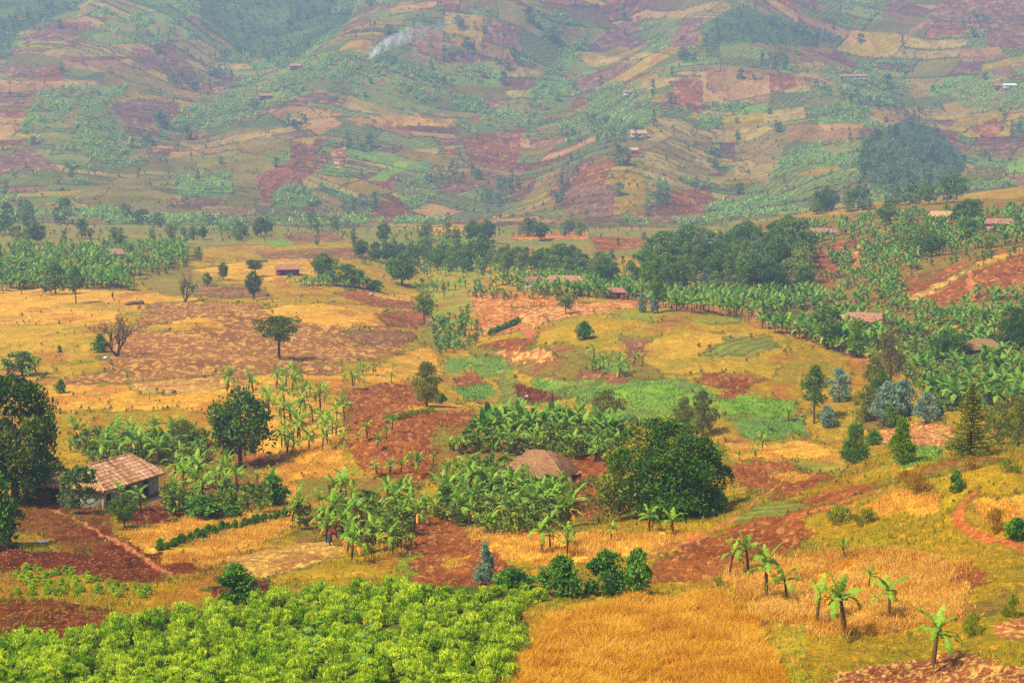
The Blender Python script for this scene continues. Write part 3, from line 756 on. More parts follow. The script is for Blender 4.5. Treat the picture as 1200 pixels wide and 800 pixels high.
def crown(r, prof, H0, H1, R, nlobe, lobe_r, nleaf, ln, wd, mi=0, up=.3, out=.6, jit=.5, mb=None, tone_lo=.0, tone_hi=1., squash=1., hollow=.45, tip=None):
    """foliage on many uneven lobes packed into a profile; prof(h) gives radius 0..1 for h 0..1"""
    mb = mb or MB()
    hs = []
    while len(hs) < nlobe:
        h = r.rand()
        if r.rand() < prof(h) + .05: hs.append(h)
    hs = np.array(hs); az = r.rand(nlobe) * 2 * np.pi
    rr = np.array([prof(h) for h in hs]) * R * (hollow + (1 - hollow) * r.rand(nlobe) ** .5) 
    lr = lobe_r * (.5 + 1. * r.rand(nlobe) ** 1.3)
    ph_ = r.rand(3) * 6.28; rr = rr * (1 + .13 * np.sin(2 * az + ph_[0] + hs * 2) + .10 * np.sin(3 * az + ph_[1]) + .08 * np.sin(5 * az + ph_[2] + hs * 5))
    rr = np.maximum(rr - lr * .55, 0)
    C = np.stack([rr * np.cos(az), rr * np.sin(az), H0 + hs * (H1 - H0)], 1)
    C[:, 2] = np.clip(C[:, 2], H0 + lr * .5, H1 - lr * .6)
    ltone = tone_lo + (tone_hi - tone_lo) * r.rand(nlobe)
    k = r.randint(0, nlobe, nleaf)
    d = sph(r, nleaf); d[:, 2] = np.where((d[:, 2] < 0) & (r.rand(nleaf) < .6), -d[:, 2], d[:, 2])
    rad = lr[k] * (.65 + .4 * r.rand(nleaf) ** .7)
    P = C[k] + d * rad[:, None] * np.array([1, 1, squash])
    P[:, 2] = np.maximum(P[:, 2], .06)
    ax = d * out + np.array([0, 0, 1.]) * up + r.normal(size=(nleaf, 3)) * jit
    tone = np.clip(ltone[k] * .65 + .35 * r.rand(nleaf), 0, 1)
    s = .7 + .6 * r.rand(nleaf)
    if tip is None: cards(mb, P, ax, ln * s, wd * s, r, tone, mi)
    else:
        w = tip(P, ltone[k], r)
        for m_, sel in ((mi, ~w), (mi + 1, w)):
            if sel.any(): cards(mb, P[sel], ax[sel], (ln * s)[sel], (wd * s)[sel], r, tone[sel], m_)
    return mb, C

def limbs(mb, r, C, top, r0, nl, z0=0., lean=.0, base_r=None, n=7):
    """tapered trunk from the ground with limbs reaching into the crown lobes C"""
    base_r = base_r or r0
    zs = np.linspace(-.25, top, 7); w = np.cumsum(r.normal(size=(7, 2)) * .05 * top / 5, 0); w -= w[0]
    pts = np.column_stack([w[:, 0] + lean * zs, w[:, 1], zs])
    tube(mb, pts, np.linspace(base_r * 1.15, r0 * .45, 7), n)
    if nl:
        for i in r.permutation(len(C))[:nl]:
            t = r.uniform(.45, .95); st = np.array([np.interp(t * top, zs, pts[:, 0]), np.interp(t * top, zs, pts[:, 1]), t * top])
            en = C[i]; mid = (st + en) / 2 + np.array([0, 0, .12 * np.linalg.norm(en - st)])
            tube(mb, [st, (st + mid) / 2 + r.normal(size=3) * .05, mid, en], np.linspace(r0 * .42, r0 * .1, 4), 5)
    return pts

dome = lambda h: math.sqrt(max(0, 1 - (h * 1.0) ** 2.2)) * (.86 + .14 * min(1, h * 5))
ball = lambda h: math.sqrt(max(0, 1 - (2 * h - .9) ** 2 * .95)) if h < .96 else .25
egg = lambda h: max(.12, math.sin(math.pi * min(1, (h * .93 + .07)) ** .8)) ** .75
cone = lambda h: (1 - h) ** .8 * min(1, .55 + h * 3.2)
flat = lambda h: .55 + .45 * h if h < .75 else max(.25, 1.6 * (1 - h) + .45)

TREES = {}   # kind -> list of variants: (height, width, [(part name, mesh)])
def make(kind, parts, H, W): TREES.setdefault(kind, []).append((H, W, parts))
def std(kind, seed, prof, H, W, trunk, r0, nlobe, lobe, nleaf, ln, wd, mat, nl=8, bark='bark', up=.3, out=.6, jit=.5, squash=1., tip=None, mats=None, hollow=.45):
    r = RS(seed)
    cb, C = crown(r, prof, trunk, H, W / 2, nlobe, lobe, nleaf, ln, wd, up=up, out=out, jit=jit, squash=squash, tip=tip, hollow=hollow)
    tb = MB(); limbs(tb, r, C, trunk + (H - trunk) * .6, r0, nl)
    make(kind, [('trunk', tb.mesh('trunk', [bark], True)), ('crown', cb.mesh('crown', mats or [mat]))], H, W)

def lit_leaves(P, lt, r):   # sunlight painted as yellower leaves on the upper left of the crown
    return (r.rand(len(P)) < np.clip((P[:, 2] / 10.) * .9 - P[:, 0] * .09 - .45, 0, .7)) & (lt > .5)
std('mango', 1, dome, 10.2, 13.8, .5, .42, 120, 1.6, 26000, .42, .2, None, 16, mats=['mango_leaf', 'lit_and_tip_leaf'], tip=lit_leaves, hollow=.5)
def etip(P, lt, r): return (r.rand(len(P)) < .30) & (lt > .5)
std('edge_tree', 2, ball, 11.2, 12., 1.2, .4, 150, 1.2, 18000, .38, .18, None, 16, mats=['mango_leaf', 'lit_and_tip_leaf'], tip=etip, hollow=.4)
for s in (3, 4, 5):
    std('round_tree', s, ball, 6.0, 5.4, 1.2, .17, 60, .75, 4200, .34, .17, 'dark_leaf', 10)
for s in (6, 7, 8):
    std('bush', s, dome, 2.2, 2.4, .12, .06, 36, .42, 2400, .24, .12, 'bush_leaf', 8, hollow=.3)
for s in (9, 10, 11):
    std('egg_tree', s, egg, 6.0, 4.0, .7, .14, 60, .55, 5200, .36, .07, 'olive_leaf', 8, up=1.1, out=.4, jit=.25, hollow=.25)
for s in (12, 13):
    std('cone_tree', s, cone, 6.0, 4.0, .35, .13, 70, .55, 5200, .34, .09, 'conifer_leaf', 8, up=.9, out=.6, jit=.3, hollow=.3)
for s in (14, 15):
    std('blue_shrub', s, egg, 4.6, 3.6, .2, .1, 46, .55, 3400, .32, .12, 'blue_leaf', 8, up=.6, out=.6, jit=.4, hollow=.3)
std('blue_cone', 16, cone, 4.6, 3.2, .15, .1, 60, .42, 4200, .24, .1, 'blue_leaf', 8, up=.8, out=.6, jit=.35, hollow=.3)
for s in (17, 18):
    std('tall_tree', s, egg, 9.0, 4.2, 2.9, .16, 46, .7, 4200, .34, .13, 'dark_leaf', 10, up=.3, hollow=.3)
for s in (19,):
    std('brown_tree', s, egg, 9.0, 5.4, 1.0, .17, 52, .75, 2600, .36, .1, 'brown_leaf', 18, up=.7, out=.4, hollow=.2)
for s in (20, 21):
    std('acacia', s, flat, 6.4, 8.6, 2.6, .2, 80, .9, 6000, .28, .12, 'acacia_leaf', 20, squash=.45, hollow=.15)
for s, m in ((22, 'euca_leaf'), (23, 'euca_leaf'), (24, 'hill_leaf'), (25, 'euca_leaf'), (26, 'euca_blue')):
    std('grove_tree', s, egg, 10., 6.2, .35, .15, 40, 1.05, 1900, .62, .26, m, 6, up=.6, out=.5, jit=.4, hollow=.25)
for s in (27, 28, 29):
    std('hill_tree', s, ball, 7.0, 6.8, .35, .16, 28, 1.1, 620, .8, .42, 'hill_leaf', 4)
for s in (30,):
    std('hill_slim', s, egg, 11.0, 4.4, 1.5, .15, 26, .9, 520, .8, .36, 'hill_leaf', 4)
for s in (31, 32, 33):
    std('leafy_bush', s, dome, 1.15, 1.35, .04, .03, 44, .17, 2300, .165, .052, 'bright_leaf', 5, up=1.2, out=.6, jit=.5, hollow=.15)
for s in (34, 35):
    std('weed_bush', s, dome, 1.3, 2.4, .03, .02, 22, .34, 900, .26, .05, 'weed_leaf', 3, up=1.0, out=.5, hollow=.1)
for s in (36, 37):
    std('scrub', s, dome, 1.3, 2.4, .03, .02, 22, .34, 900, .3, .035, 'olive_grass', 3, up=1.2, out=.5, hollow=.1)
std('feather_tree', 38, ball, 8.5, 5.2, 2.2, .16, 44, .7, 3600, .4, .12, 'conifer_leaf', 12, up=.5, hollow=.25)
# the tiered conifer
def conifer():
    r = RS(40); H = 9.2; cb = MB(); tb = MB()
    tube(tb, [(0, 0, -.3), (0.05, 0, 3), (0, .05, 6), (0, 0, H)], [.2, .15, .09, .02], 7)
    for z in np.arange(.7, H - .1, .36):
        R = 3.1 * (1 - z / H) ** .8 * (.75 + .35 * r.rand()); n = 7
        for k in range(n):
            a = 2 * np.pi * (k + r.rand()) / n; L = R * (.7 + .5 * r.rand())
            d = np.array([math.cos(a), math.sin(a), 0]); t = np.linspace(0, 1, 5)
            p = d * (t * L)[:, None] + np.array([0, 0, z]) + np.outer(-.22 * L * t + .3 * L * t ** 3, [0, 0, 1])
            tube(tb, p, np.linspace(.04, .01, 5), 4, cap=False)
            m = int(26 + 40 * L / 3); tt = r.rand(m) ** .7
            c = np.stack([np.interp(tt, t, p[:, i]) for i in range(3)], 1) + r.normal(size=(m, 3)) * np.array([.12, .12, .05])
            ax = d + r.normal(size=(m, 3)) * .55 + np.array([0, 0, .15])
            cards(cb, c, ax, .32, .09, r, np.clip(r.rand(m) * .8, 0, 1))
    make('tier_conifer', [('trunk', tb.mesh('trunk', ['bark'], True)), ('crown', cb.mesh('crown', ['olive_leaf']))], H, 5.4)
conifer()
def bare(seed, H, depth, mat='dry_bark', leaves=0):
    r = RS(seed); tb = MB(); bb = MB(); tips = []
    def grow(p, d, L, rad, lev):
        n = 4; pts = [p]; q = p.copy(); dd = d.copy()
        for i in range(n):
            dd = dd + r.normal(size=3) * .16 + np.array([0, 0, .07]); dd /= np.linalg.norm(dd); q = q + dd * L / n; pts.append(q.copy())
        tube(tb if lev == 0 else bb, pts, np.linspace(rad, rad * .55, n + 1), 6 if lev < 2 else 4)
        if lev < depth:
            for k in range(3 if lev < 2 else 4):
                t = r.randint(2, n + 1); e = dd + r.normal(size=3) * .62; e[2] = abs(e[2]) * .8 + .15; e /= np.linalg.norm(e)
                grow(pts[t], e, L * r.uniform(.6, .82), rad * .52, lev + 1)
        else: tips.append(q)
    for k in range(3):
        a = k * 2.1 + r.rand(); grow(np.array([0, 0, -.15]), np.array([math.cos(a) * .45, math.sin(a) * .45, 1.]), H * .36, H * .03, 0)
    parts = [('trunk', tb.mesh('trunk', [mat], True)), ('branches', bb.mesh('branches', [mat]))]
    if leaves:
        cb = MB(); T = np.array(tips); k = r.randint(0, len(T), leaves)
        cards(cb, T[k] + r.normal(size=(leaves, 3)) * .25, r.normal(size=(leaves, 3)), .22, .1, r, r.rand(leaves)); parts.append(('crown', cb.mesh('crown', ['brown_leaf'])))
    make('bare_tree' if not leaves else 'sparse_tree', parts, H, H)
bare(51, 7.0, 4); bare(53, 6.0, 3, leaves=1500)

# ---------------------------------------------------------------- banana plants
def banana_leaf(mb, r, base, az, el, L, W, droop, seg=8, tone=.5, torn=.4, mi=0):
    d = np.array([math.cos(az), math.sin(az), 0.]); p = np.array(base, float); e = el
    pts = [p.copy()]; dirs = []
    for i in range(seg + 1):
        dirs.append(d * math.cos(e) + np.array([0, 0, math.sin(e)]))
        if i < seg:
            p = p + dirs[-1] * L / seg; pts.append(p.copy()); e -= droop / seg * (1 + .5 * i / seg)
    pts = np.array(pts); dirs = np.array(dirs); side = np.array([-math.sin(az), math.cos(az), 0.])
    tt = np.linspace(0, 1, seg + 1); w = W * .5 * np.clip(np.sin(np.pi * np.clip(tt * .92 + .06, 0, 1)) ** .55, .06, 1); w[0] = .03
    nrm = np.cross(dirs, side)
    for sg in (1, -1):
        sag = -.22 - .5 * r.rand() * torn * 2
        for i in range(seg):
            g = torn * r.rand() * .5; sg2 = sag + r.normal() * torn
            o0 = pts[i] + side * sg * w[i] * (1 if i else 1) + nrm[i] * 0 + np.array([0, 0, sg2 * w[i]])
            o1 = pts[i + 1] + side * sg * w[i + 1] + np.array([0, 0, sg2 * w[i + 1]])
            o1 = o1 * (1 - g) + o0 * g
            mb.add([pts[i], pts[i + 1], o1, o0], [(0, 1, 2, 3)] if sg > 0 else [(3, 2, 1, 0)], None, np.clip([tone + .12, tone + .12, tone - .05 + r.normal() * .12, tone - .05], 0, 1), mi)

def banana(seed, H, nl, L=2.1, lean=.0, seg=8, dead=2, upright=1., sf=.44, lw=.42, rs=1.):
    r = RS(seed); hs = H * sf
    sb = MB(); zs = np.linspace(-.15, hs, 6); bend = lean * (zs / hs) ** 1.6
    pts = np.column_stack([bend, bend * .3, zs]); tube(sb, pts, np.linspace(.17, .08, 6) * (H / 4) ** .5 * rs, 8)
    top = pts[-1]; cb = MB()
    for k in range(nl):
        a = k * 2.4 + r.rand() * .6; f = k / max(nl - 1, 1)
        el = math.radians(82 - 62 * f * upright + r.normal() * 7)
        banana_leaf(cb, r, top - np.array([0, 0, .25 * f]), a, el, L * (.72 + .35 * r.rand()) * (.75 if k == 0 else 1), lw + .16 * r.rand(), math.radians(45 + 70 * f + r.normal() * 12), seg, tone=r.uniform(.25, .8) if k else .85)
    parts = [('pseudostem', sb.mesh('pseudostem', ['banana_stem'], True)), ('crown', cb.mesh('crown', ['banana_leaf']))]
    if dead:
        db = MB()
        for k in range(dead):
            banana_leaf(db, r, top - np.array([0, 0, .3]), r.rand() * 6.3, math.radians(r.uniform(-40, 15)), L * .7, .26, math.radians(60), 4, tone=r.rand(), torn=.5)
        parts.append(('dead_leaf', db.mesh('dead_leaf', ['dead_leaf'])))
    return (H, parts)
BAN = [banana(60, 4.2, 8, lean=.15), banana(61, 3.8, 7, lean=-.2), banana(62, 4.6, 9, 2.3), banana(63, 3.4, 7, 1.9, lean=.25), banana(64, 4.0, 8, 2.2, dead=3), banana(65, 3.0, 6, 1.8, lean=.1, dead=1), banana(66, 4.4, 7, 2.3, lean=-.3, dead=3)]
BANT = [banana(160, 4.2, 8, 2.0, .3, dead=1, sf=.5, lw=.36, rs=.85), banana(161, 3.8, 7, 1.9, -.3, dead=2, sf=.52, lw=.34, rs=.8), banana(162, 4.6, 8, 2.1, .15, dead=2, sf=.54, lw=.36, rs=.85), banana(163, 3.6, 7, 1.8, .2, dead=1, sf=.5, lw=.34, rs=.8), banana(164, 4.2, 8, 2.1, -.15, dead=3, sf=.52, lw=.38, rs=.9), banana(165, 4.0, 6, 1.9, .35, dead=2, sf=.55, lw=.32, rs=.8)]
def banana_lod(seed, nl, seg, H=4., stem=True):
    r = RS(seed); mb = MB(); hs = H * .4
    if stem: tube(mb, [(0, 0, -.2), (0, 0, hs)], [.15, .08], 4, tone=.0, cap=False, mi=1)
    for k in range(nl):
        f = k / (nl - 1)
        banana_leaf(mb, r, (0, 0, hs), k * 2.4 + r.rand(), math.radians(80 - 62 * f), 2.3, .74, math.radians(50 + 70 * f), seg, tone=r.uniform(.2, .85), torn=.15)
    return mb
LOD1 = [banana_lod(70 + i, 8, 3) for i in range(5)]
LOD2 = [banana_lod(80 + i, 6, 2, stem=False) for i in range(3)]

def scatter_mesh(name, protos, P, rot, sc, mats, r, tv=.18):
    """one mesh with many copies of small plants"""
    vs, qs, ts, tn, mq, mt = [], [], [], [], [], []; n = 0
    A_ = [p.arr() + (np.concatenate(p.qm) if p.qm else np.zeros(0), np.concatenate(p.tm) if p.tm else np.zeros(0)) for p in protos]
    which = r.randint(0, len(protos), len(P))
    for w, (v, q, t, tone, qm, tm) in enumerate(A_):
        k = np.nonzero(which == w)[0]
        if not len(k): continue
        c, s_ = np.cos(rot[k]), np.sin(rot[k]); S = sc[k]
        x = (v[None, :, 0] * c[:, None] - v[None, :, 1] * s_[:, None]) * S[:, None] + P[k, 0][:, None]
        y = (v[None, :, 0] * s_[:, None] + v[None, :, 1] * c[:, None]) * S[:, None] + P[k, 1][:, None]
        z = v[None, :, 2] * S[:, None] + P[k, 2][:, None]
        vs.append(np.stack([x, y, z], -1).reshape(-1, 3)); off = n + np.arange(len(k)) * len(v)
        if len(q): qs.append((q[None] + off[:, None, None]).reshape(-1, 4)); mq.append(np.tile(qm, len(k)))
        if len(t): ts.append((t[None] + off[:, None, None]).reshape(-1, 3)); mt.append(np.tile(tm, len(k)))
        tn.append(np.clip(tone[None] + r.normal(size=len(k))[:, None] * tv, 0, 1).ravel()); n += len(k) * len(v)
    q = np.concatenate(qs) if qs else np.zeros((0, 4), int); t = np.concatenate(ts) if ts else np.zeros((0, 3), int)
    return rawmesh(name, np.concatenate(vs), q, t, mats, np.concatenate(tn), np.concatenate(mq + mt))
# ---------------------------------------------------------------- houses
def box(mb, x0, x1, y0, y1, z0, z1, tone=.5, mi=0):
    v = [(x, y, z) for x in (x0, x1) for y in (y0, y1) for z in (z0, z1)]
    mb.add(v, [(0, 1, 3, 2), (4, 6, 7, 5), (0, 4, 5, 1), (2, 3, 7, 6), (0, 2, 6, 4), (1, 5, 7, 3)], None, tone, mi)

def front_wall(mb, L, y0, y1, z0, z1, opens):
    """front wall from y0 (outside) to y1 (inside) with openings (x0, x1, z0, z1) left open"""
    x = -L / 2
    for a, b, c, d in sorted(opens):
        box(mb, x, a, y0, y1, z0, z1)
        if c > z0: box(mb, a, b, y0, y1, z0, c)
        if d < z1: box(mb, a, b, y0, y1, d, z1)
        x = b
    box(mb, x, L / 2, y0, y1, z0, z1)

def tiles(mb, O, U_, T_, N_, w0, w1, ln, tw, tl, r, amp=.06):
    """barrel tiles on a slope: origin O (middle of the eave), U_ along the eave, T_ up the slope; half width runs from w0 (eave) to w1 (ridge)"""
    nc = int(ln / tl); 
    for c in range(nc):
        t0 = c * ln / nc - .03; t1 = (c + 1) * ln / nc + .05
        hw = w0 + (w1 - w0) * (c + .5) / nc
        k0 = int(math.floor(-hw / tw)); k1 = int(math.ceil(hw / tw))
        for k in range(k0, k1):
            xa, xb = k * tw, (k + 1) * tw
            if (xa + xb) / 2 < -hw or (xa + xb) / 2 > hw: continue
            off = r.normal() * .012; lift0, lift1 = .055 + r.rand() * .015, .02
            xs = [xa + .01, xa + tw * .25, xa + tw * .75, xb - .01]; zs = [0, amp, amp, 0]
            v = [O + U_ * (x + off) + T_ * t0 + N_ * (z + lift0) for x, z in zip(xs, zs)] + [O + U_ * (x + off) + T_ * t1 + N_ * (z + lift1) for x, z in zip(xs, zs)]
            mb.add(v, [(i, i + 1, i + 5, i + 4) for i in range(3)], None, np.clip(r.normal() * .17 + .5 + (_h(np.array([k * 3.]), np.array([nc * 1.]), 8)[0] - .5) * .6, 0, 1))

def roof_mesh(name, L, W, h, rise, ov, inset, mats, tiled, seed, lumpy=0.):
    r = RS(seed); E = L / 2 + ov; D = W / 2 + ov; rl = max(E - inset, .05); drop = -ov * rise / (W / 2) * .6
    mb = MB(); z0 = h + drop; z1 = h + rise
    cor = [np.array(p, float) for p in ((-E, -D, z0), (E, -D, z0), (E, D, z0), (-E, D, z0))]; ri = [np.array((-rl, 0, z1)), np.array((rl, 0, z1))]
    sl = [(cor[0], cor[1], ri[1], ri[0]), (cor[1], cor[2], ri[1], ri[1]), (cor[2], cor[3], ri[0], ri[1]), (cor[3], cor[0], ri[0], ri[0])]
    thick = np.array((0, 0, -.12))
    for a, b, c, d in sl:
        if tiled:
            mb.add([a, b, c, d], [(0, 1, 2, 3)], None, .15)
        else:
            nu, nt = max(6, int(np.linalg.norm(b - a) / .5)), max(5, int(np.linalg.norm((c + d) / 2 - (a + b) / 2) / .35))
            s = np.linspace(0, 1, nu + 1); t = np.linspace(0, 1, nt + 1)
            g = (a[None, None] * (1 - s[:, None, None]) + b[None, None] * s[:, None, None]) * (1 - t[None, :, None]) + (d[None, None] * (1 - s[:, None, None]) + c[None, None] * s[:, None, None]) * t[None, :, None]
            nz = (fbm(g[..., 0] * 1.3 + seed, g[..., 1] * 1.3 + seed, seed, 3) - .5) * lumpy * (1 - np.abs(2 * t[None] - 1) ** 6)
            g[..., 2] += nz
            if lumpy > .2: g[..., 2] += np.sin(np.pi * t[None] ** .8) * lumpy * .55; g[..., 2] -= ((1 - t[None]) ** 4) * r.rand(nu + 1)[:, None] * .25
            i = np.arange(nu)[:, None] * (nt + 1) + np.arange(nt)[None]
            q = np.stack([i, i + nt + 1, i + nt + 2, i + 1], -1).reshape(-1, 4)
            mb.add(g.reshape(-1, 3), q, None, np.clip(.5 + (r.rand((nu + 1) * (nt + 1)) - .5) * .5, 0, 1))
        mb.add([a, b, b + thick, a + thick], [(3, 2, 1, 0)], None, .3)
    mb.add([c + thick for c in cor], [(3, 2, 1, 0)], None, .1)
    if tiled:
        for a, b, c, d in sl:
            u = (b - a) / np.linalg.norm(b - a); mid = (a + b) / 2; top = (c + d) / 2; T = top - mid; T = T - u * T.dot(u); ln = np.linalg.norm(T); T /= ln; N_ = np.cross(u, T)
            tiles(mb, mid, u, T, N_, np.linalg.norm(b - a) / 2, np.linalg.norm(c - d) / 2, ln, .30, .42, r)
        for a, b in [(ri[0], ri[1])] + [(cor[0], ri[0]), (cor[1], ri[1]), (cor[2], ri[1]), (cor[3], ri[0])]:
            n = max(3, int(np.linalg.norm(b - a) / .42))
            for k in range(n):
                p0 = a + (b - a) * k / n; p1 = a + (b - a) * (k + 1.1) / n
                tube(mb, [p0 + (0, 0, .06), p1 + (0, 0, .05)], [.12, .1], 6, np.clip(r.normal() * .2 + .6, 0, 1))
    return mb.mesh(name, mats)

def house(name, label, cat, loc, rot, L, W, h, rise, roof, wall, inset=1.6, tiled=False, ov=.45, door=None, wins=(), lumpy=.08, seed=1, base=None, group=None, slab=None, sides=True):
    root = tag(empty(name, loc, rot), label, cat, group)
    wb = MB(); opens = [(w[0], w[0] + w[2], 1.0, 1.0 + w[1]) for w in wins]
    if door is not None: opens.append((door, door + .95, .12, min(2.0, h - .15)))
    front_wall(wb, L, -W / 2, -W / 2 + .2, -.6, h, opens)
    box(wb, -L / 2, -L / 2 + .2, -W / 2 + .2, W / 2 - .2, -.6, h); box(wb, L / 2 - .2, L / 2, -W / 2 + .2, W / 2 - .2, -.6, h); box(wb, -L / 2, L / 2, W / 2 - .2, W / 2, -.6, h)
    obj('wall', wb.mesh('wall', [wall]), root)
    obj('roof', roof_mesh('roof', L, W, h + .02, rise, ov, inset, roof if isinstance(roof, list) else [roof], tiled, seed, lumpy), root)
    if door is not None:
        d = MB(); box(d, door + .02, door + .93, -W / 2 + .1, -W / 2 + .16, .12, min(2.0, h - .15) - .02)
        dd = obj('door', d.mesh('door', ['shutter']), root)
        hb = MB(); box(hb, door + .76, door + .84, -W / 2 + .05, -W / 2 + .098, 1.0, 1.06); obj('handle', hb.mesh('handle', ['stone']), dd)
    for w in wins:
        d = MB(); box(d, w[0] + .02, w[0] + w[2] - .02, -W / 2 + .1, -W / 2 + .15, 1.02, .98 + w[1]); o = obj('window', d.mesh('window', ['shutter']), root)
        f = MB(); x0, x1 = w[0] - .06, w[0] + w[2] + .06
        box(f, x0, x1, -W / 2 - .05, -W / 2 - .003, .9, .985); obj('sill', f.mesh('sill', ['post_wood']), o)
    if base:
        b = MB(); g = .06
        box(b, -L / 2 - g, L / 2 + g, -W / 2 - g, -W / 2 - .003, -.6, .42); box(b, -L / 2 - g, -L / 2 - .003, -W / 2 - .003, W / 2 + g, -.6, .42); box(b, L / 2 + .003, L / 2 + g, -W / 2 - .003, W / 2 + g, -.6, .42)
        obj('plinth', b.mesh('plinth', [base]), root)
    if slab:
        b = MB(); box(b, slab[0], slab[1], -W / 2 - slab[2], -W / 2 - .07, -.7, .16); obj('veranda', b.mesh('veranda', ['slab']), root)
    return root

# ---------------------------------------------------------------- people
def skin_mesh(name, verts, edges, radii, mat, root=0, lv=1):
    me = bpy.data.meshes.new('tmp'); me.from_pydata([tuple(v) for v in verts], edges, [])
    o = bpy.data.objects.new('tmp', me); COL.objects.link(o)
    m = o.modifiers.new('s', 'SKIN'); s = o.modifiers.new('d', 'SUBSURF'); s.levels = s.render_levels = lv
    if not me.skin_vertices: me.attributes.new
    sv = me.skin_vertices[0].data if me.skin_vertices else None
    if sv is None: return None
    for i, r in enumerate(radii): sv[i].radius = (r, r) if np.ndim(r) == 0 else r; sv[i].use_root = (i == root)
    dg = bpy.context.evaluated_depsgraph_get(); dg.update()
    out = bpy.data.meshes.new_from_object(o.evaluated_get(dg)); out.name = name
    out.materials.clear(); out.materials.append(MATS[mat])
    bpy.data.objects.remove(o); bpy.data.meshes.remove(me)
    return out

def person(label, loc, rot, bend, top, low, skirt=True, scale=1.):
    root = tag(empty('person', loc, rot, scale), label, 'person')
    b = math.radians(bend)
    def T(p):   # bend the upper body forward (towards -y) about the hips
        p = np.array(p, float)
        if p[2] > .92:
            dz = p[2] - .92; return np.array([p[0], p[1] * math.cos(b) - dz * math.sin(b), .92 + dz * math.cos(b) - p[1] * math.sin(b) * -1])
        return p
    arm = [(.19, 0, 1.38), (.25, .0, 1.12), (.25, -.05, .88), (.25, -.07, .78)]
    if bend > 40: arm = [(.19, 0, 1.38), (.22, -.24, 1.42), (.2, -.5, 1.45), (.2, -.6, 1.47)]
    V_ = [(0, 0, .95), (0, 0, 1.15), (0, 0, 1.38), (0, 0, 1.47), (0, -.01, 1.56), (0, -.02, 1.68)]; R_ = [(.15, .11), (.14, .1), (.15, .1), .055, .085, .07]; E_ = [(0, 1), (1, 2), (2, 3), (3, 4), (4, 5)]
    V_ = [T(v) for v in V_]
    for sgn in (1, -1):
        i = len(V_)
        V_ += [T((sgn * x, y, z)) for x, y, z in arm]; R_ += [.06, .045, .033, .035]; E_ += [(2, i), (i, i + 1), (i + 1, i + 2), (i + 2, i + 3)]
        for f in range(4):
            j = len(V_); h = V_[i + 3]; dr = V_[i + 3] - V_[i + 2]; dr = dr / np.linalg.norm(dr)
            V_ += [h + dr * (.09 - .008 * abs(f - 1)) + np.array([(f - 1.5) * .018, 0, 0])]; R_ += [.009]; E_ += [(i + 3, j)]
        j = len(V_); V_ += [V_[i + 3] + np.array([-sgn * .045, -.02, -.02])]; R_ += [.011]; E_ += [(i + 3, j)]
        k = len(V_); st = .12 if bend > 40 else .1
        V_ += [(sgn * .1, 0, .86), (sgn * st, -.02, .48), (sgn * st, .02, .09), (sgn * st, -.13, .04)]; R_ += [.085, .058, .042, .035]; E_ += [(0, k), (k, k + 1), (k + 1, k + 2), (k + 2, k + 3)]
    me = skin_mesh('person_body', V_, E_, R_, 'skin')
    if me: obj('body', me, root)
    hc = V_[5]; hd = (V_[5] - V_[4]) / np.linalg.norm(V_[5] - V_[4])
    hb = MB(); n = 8
    q = [hc - hd * .03, hc + hd * .02, hc + hd * .07, hc + hd * .095]; tube(hb, q, [.092, .098, .075, .02], 10); obj('hair', hb.mesh('hair', ['hair'], True), root)
    fwd = np.cross(hd, np.array([1., 0, 0])); fb = MB()
    for sx in (-.03, .03):
        eb = MB(); tube(eb, [hc - hd * .05 + fwd * .07 + np.array([sx, 0, 0]), hc - hd * .05 + fwd * .088 + np.array([sx, 0, 0])], [.011, .006], 6)
        obj('eye', eb.mesh('eye', ['white_wall']), root)
    fb = MB(); tube(fb, [hc - hd * .06 + fwd * .07, hc - hd * .09 + fwd * .105], [.012, .02], 5); tube(fb, [hc - hd * .125 + fwd * .08 - np.array([.025, 0, 0]), hc - hd * .125 + fwd * .08 + np.array([.025, 0, 0])], [.01, .01], 5)
    obj('face', fb.mesh('face', ['skin']), root)
    sh = MB()
    tube(sh, [T((0, 0, z)) for z in (.88, 1.0, 1.15, 1.3, 1.41, 1.46)], [.185, .178, .17, .18, .165, .07], 12)
    for sgn in (1, -1): tube(sh, [T((sgn * .13, 0, 1.38)), T((sgn * arm[0][0], 0, 1.375)), T((sgn * (arm[0][0] * .4 + arm[1][0] * .6), arm[1][1] * .6, arm[0][2] * .4 + arm[1][2] * .6))], [.08, .078, .066], 10)
    obj('shirt', sh.mesh('shirt', [top], True), root)
    sk = MB()
    if skirt: tube(sk, [(0, 0, .24), (0, 0, .5), (0, 0, .8), (0, 0, .95)], [.25, .23, .205, .17], 14)
    else:
        for sgn in (1, -1): tube(sk, [(sgn * .11, .02, .12), (sgn * .11, -.02, .48), (sgn * .1, 0, .9)], [.065, .085, .12], 10)
    obj('skirt' if skirt else 'trousers', sk.mesh('lower', [low], True), root)
    return root

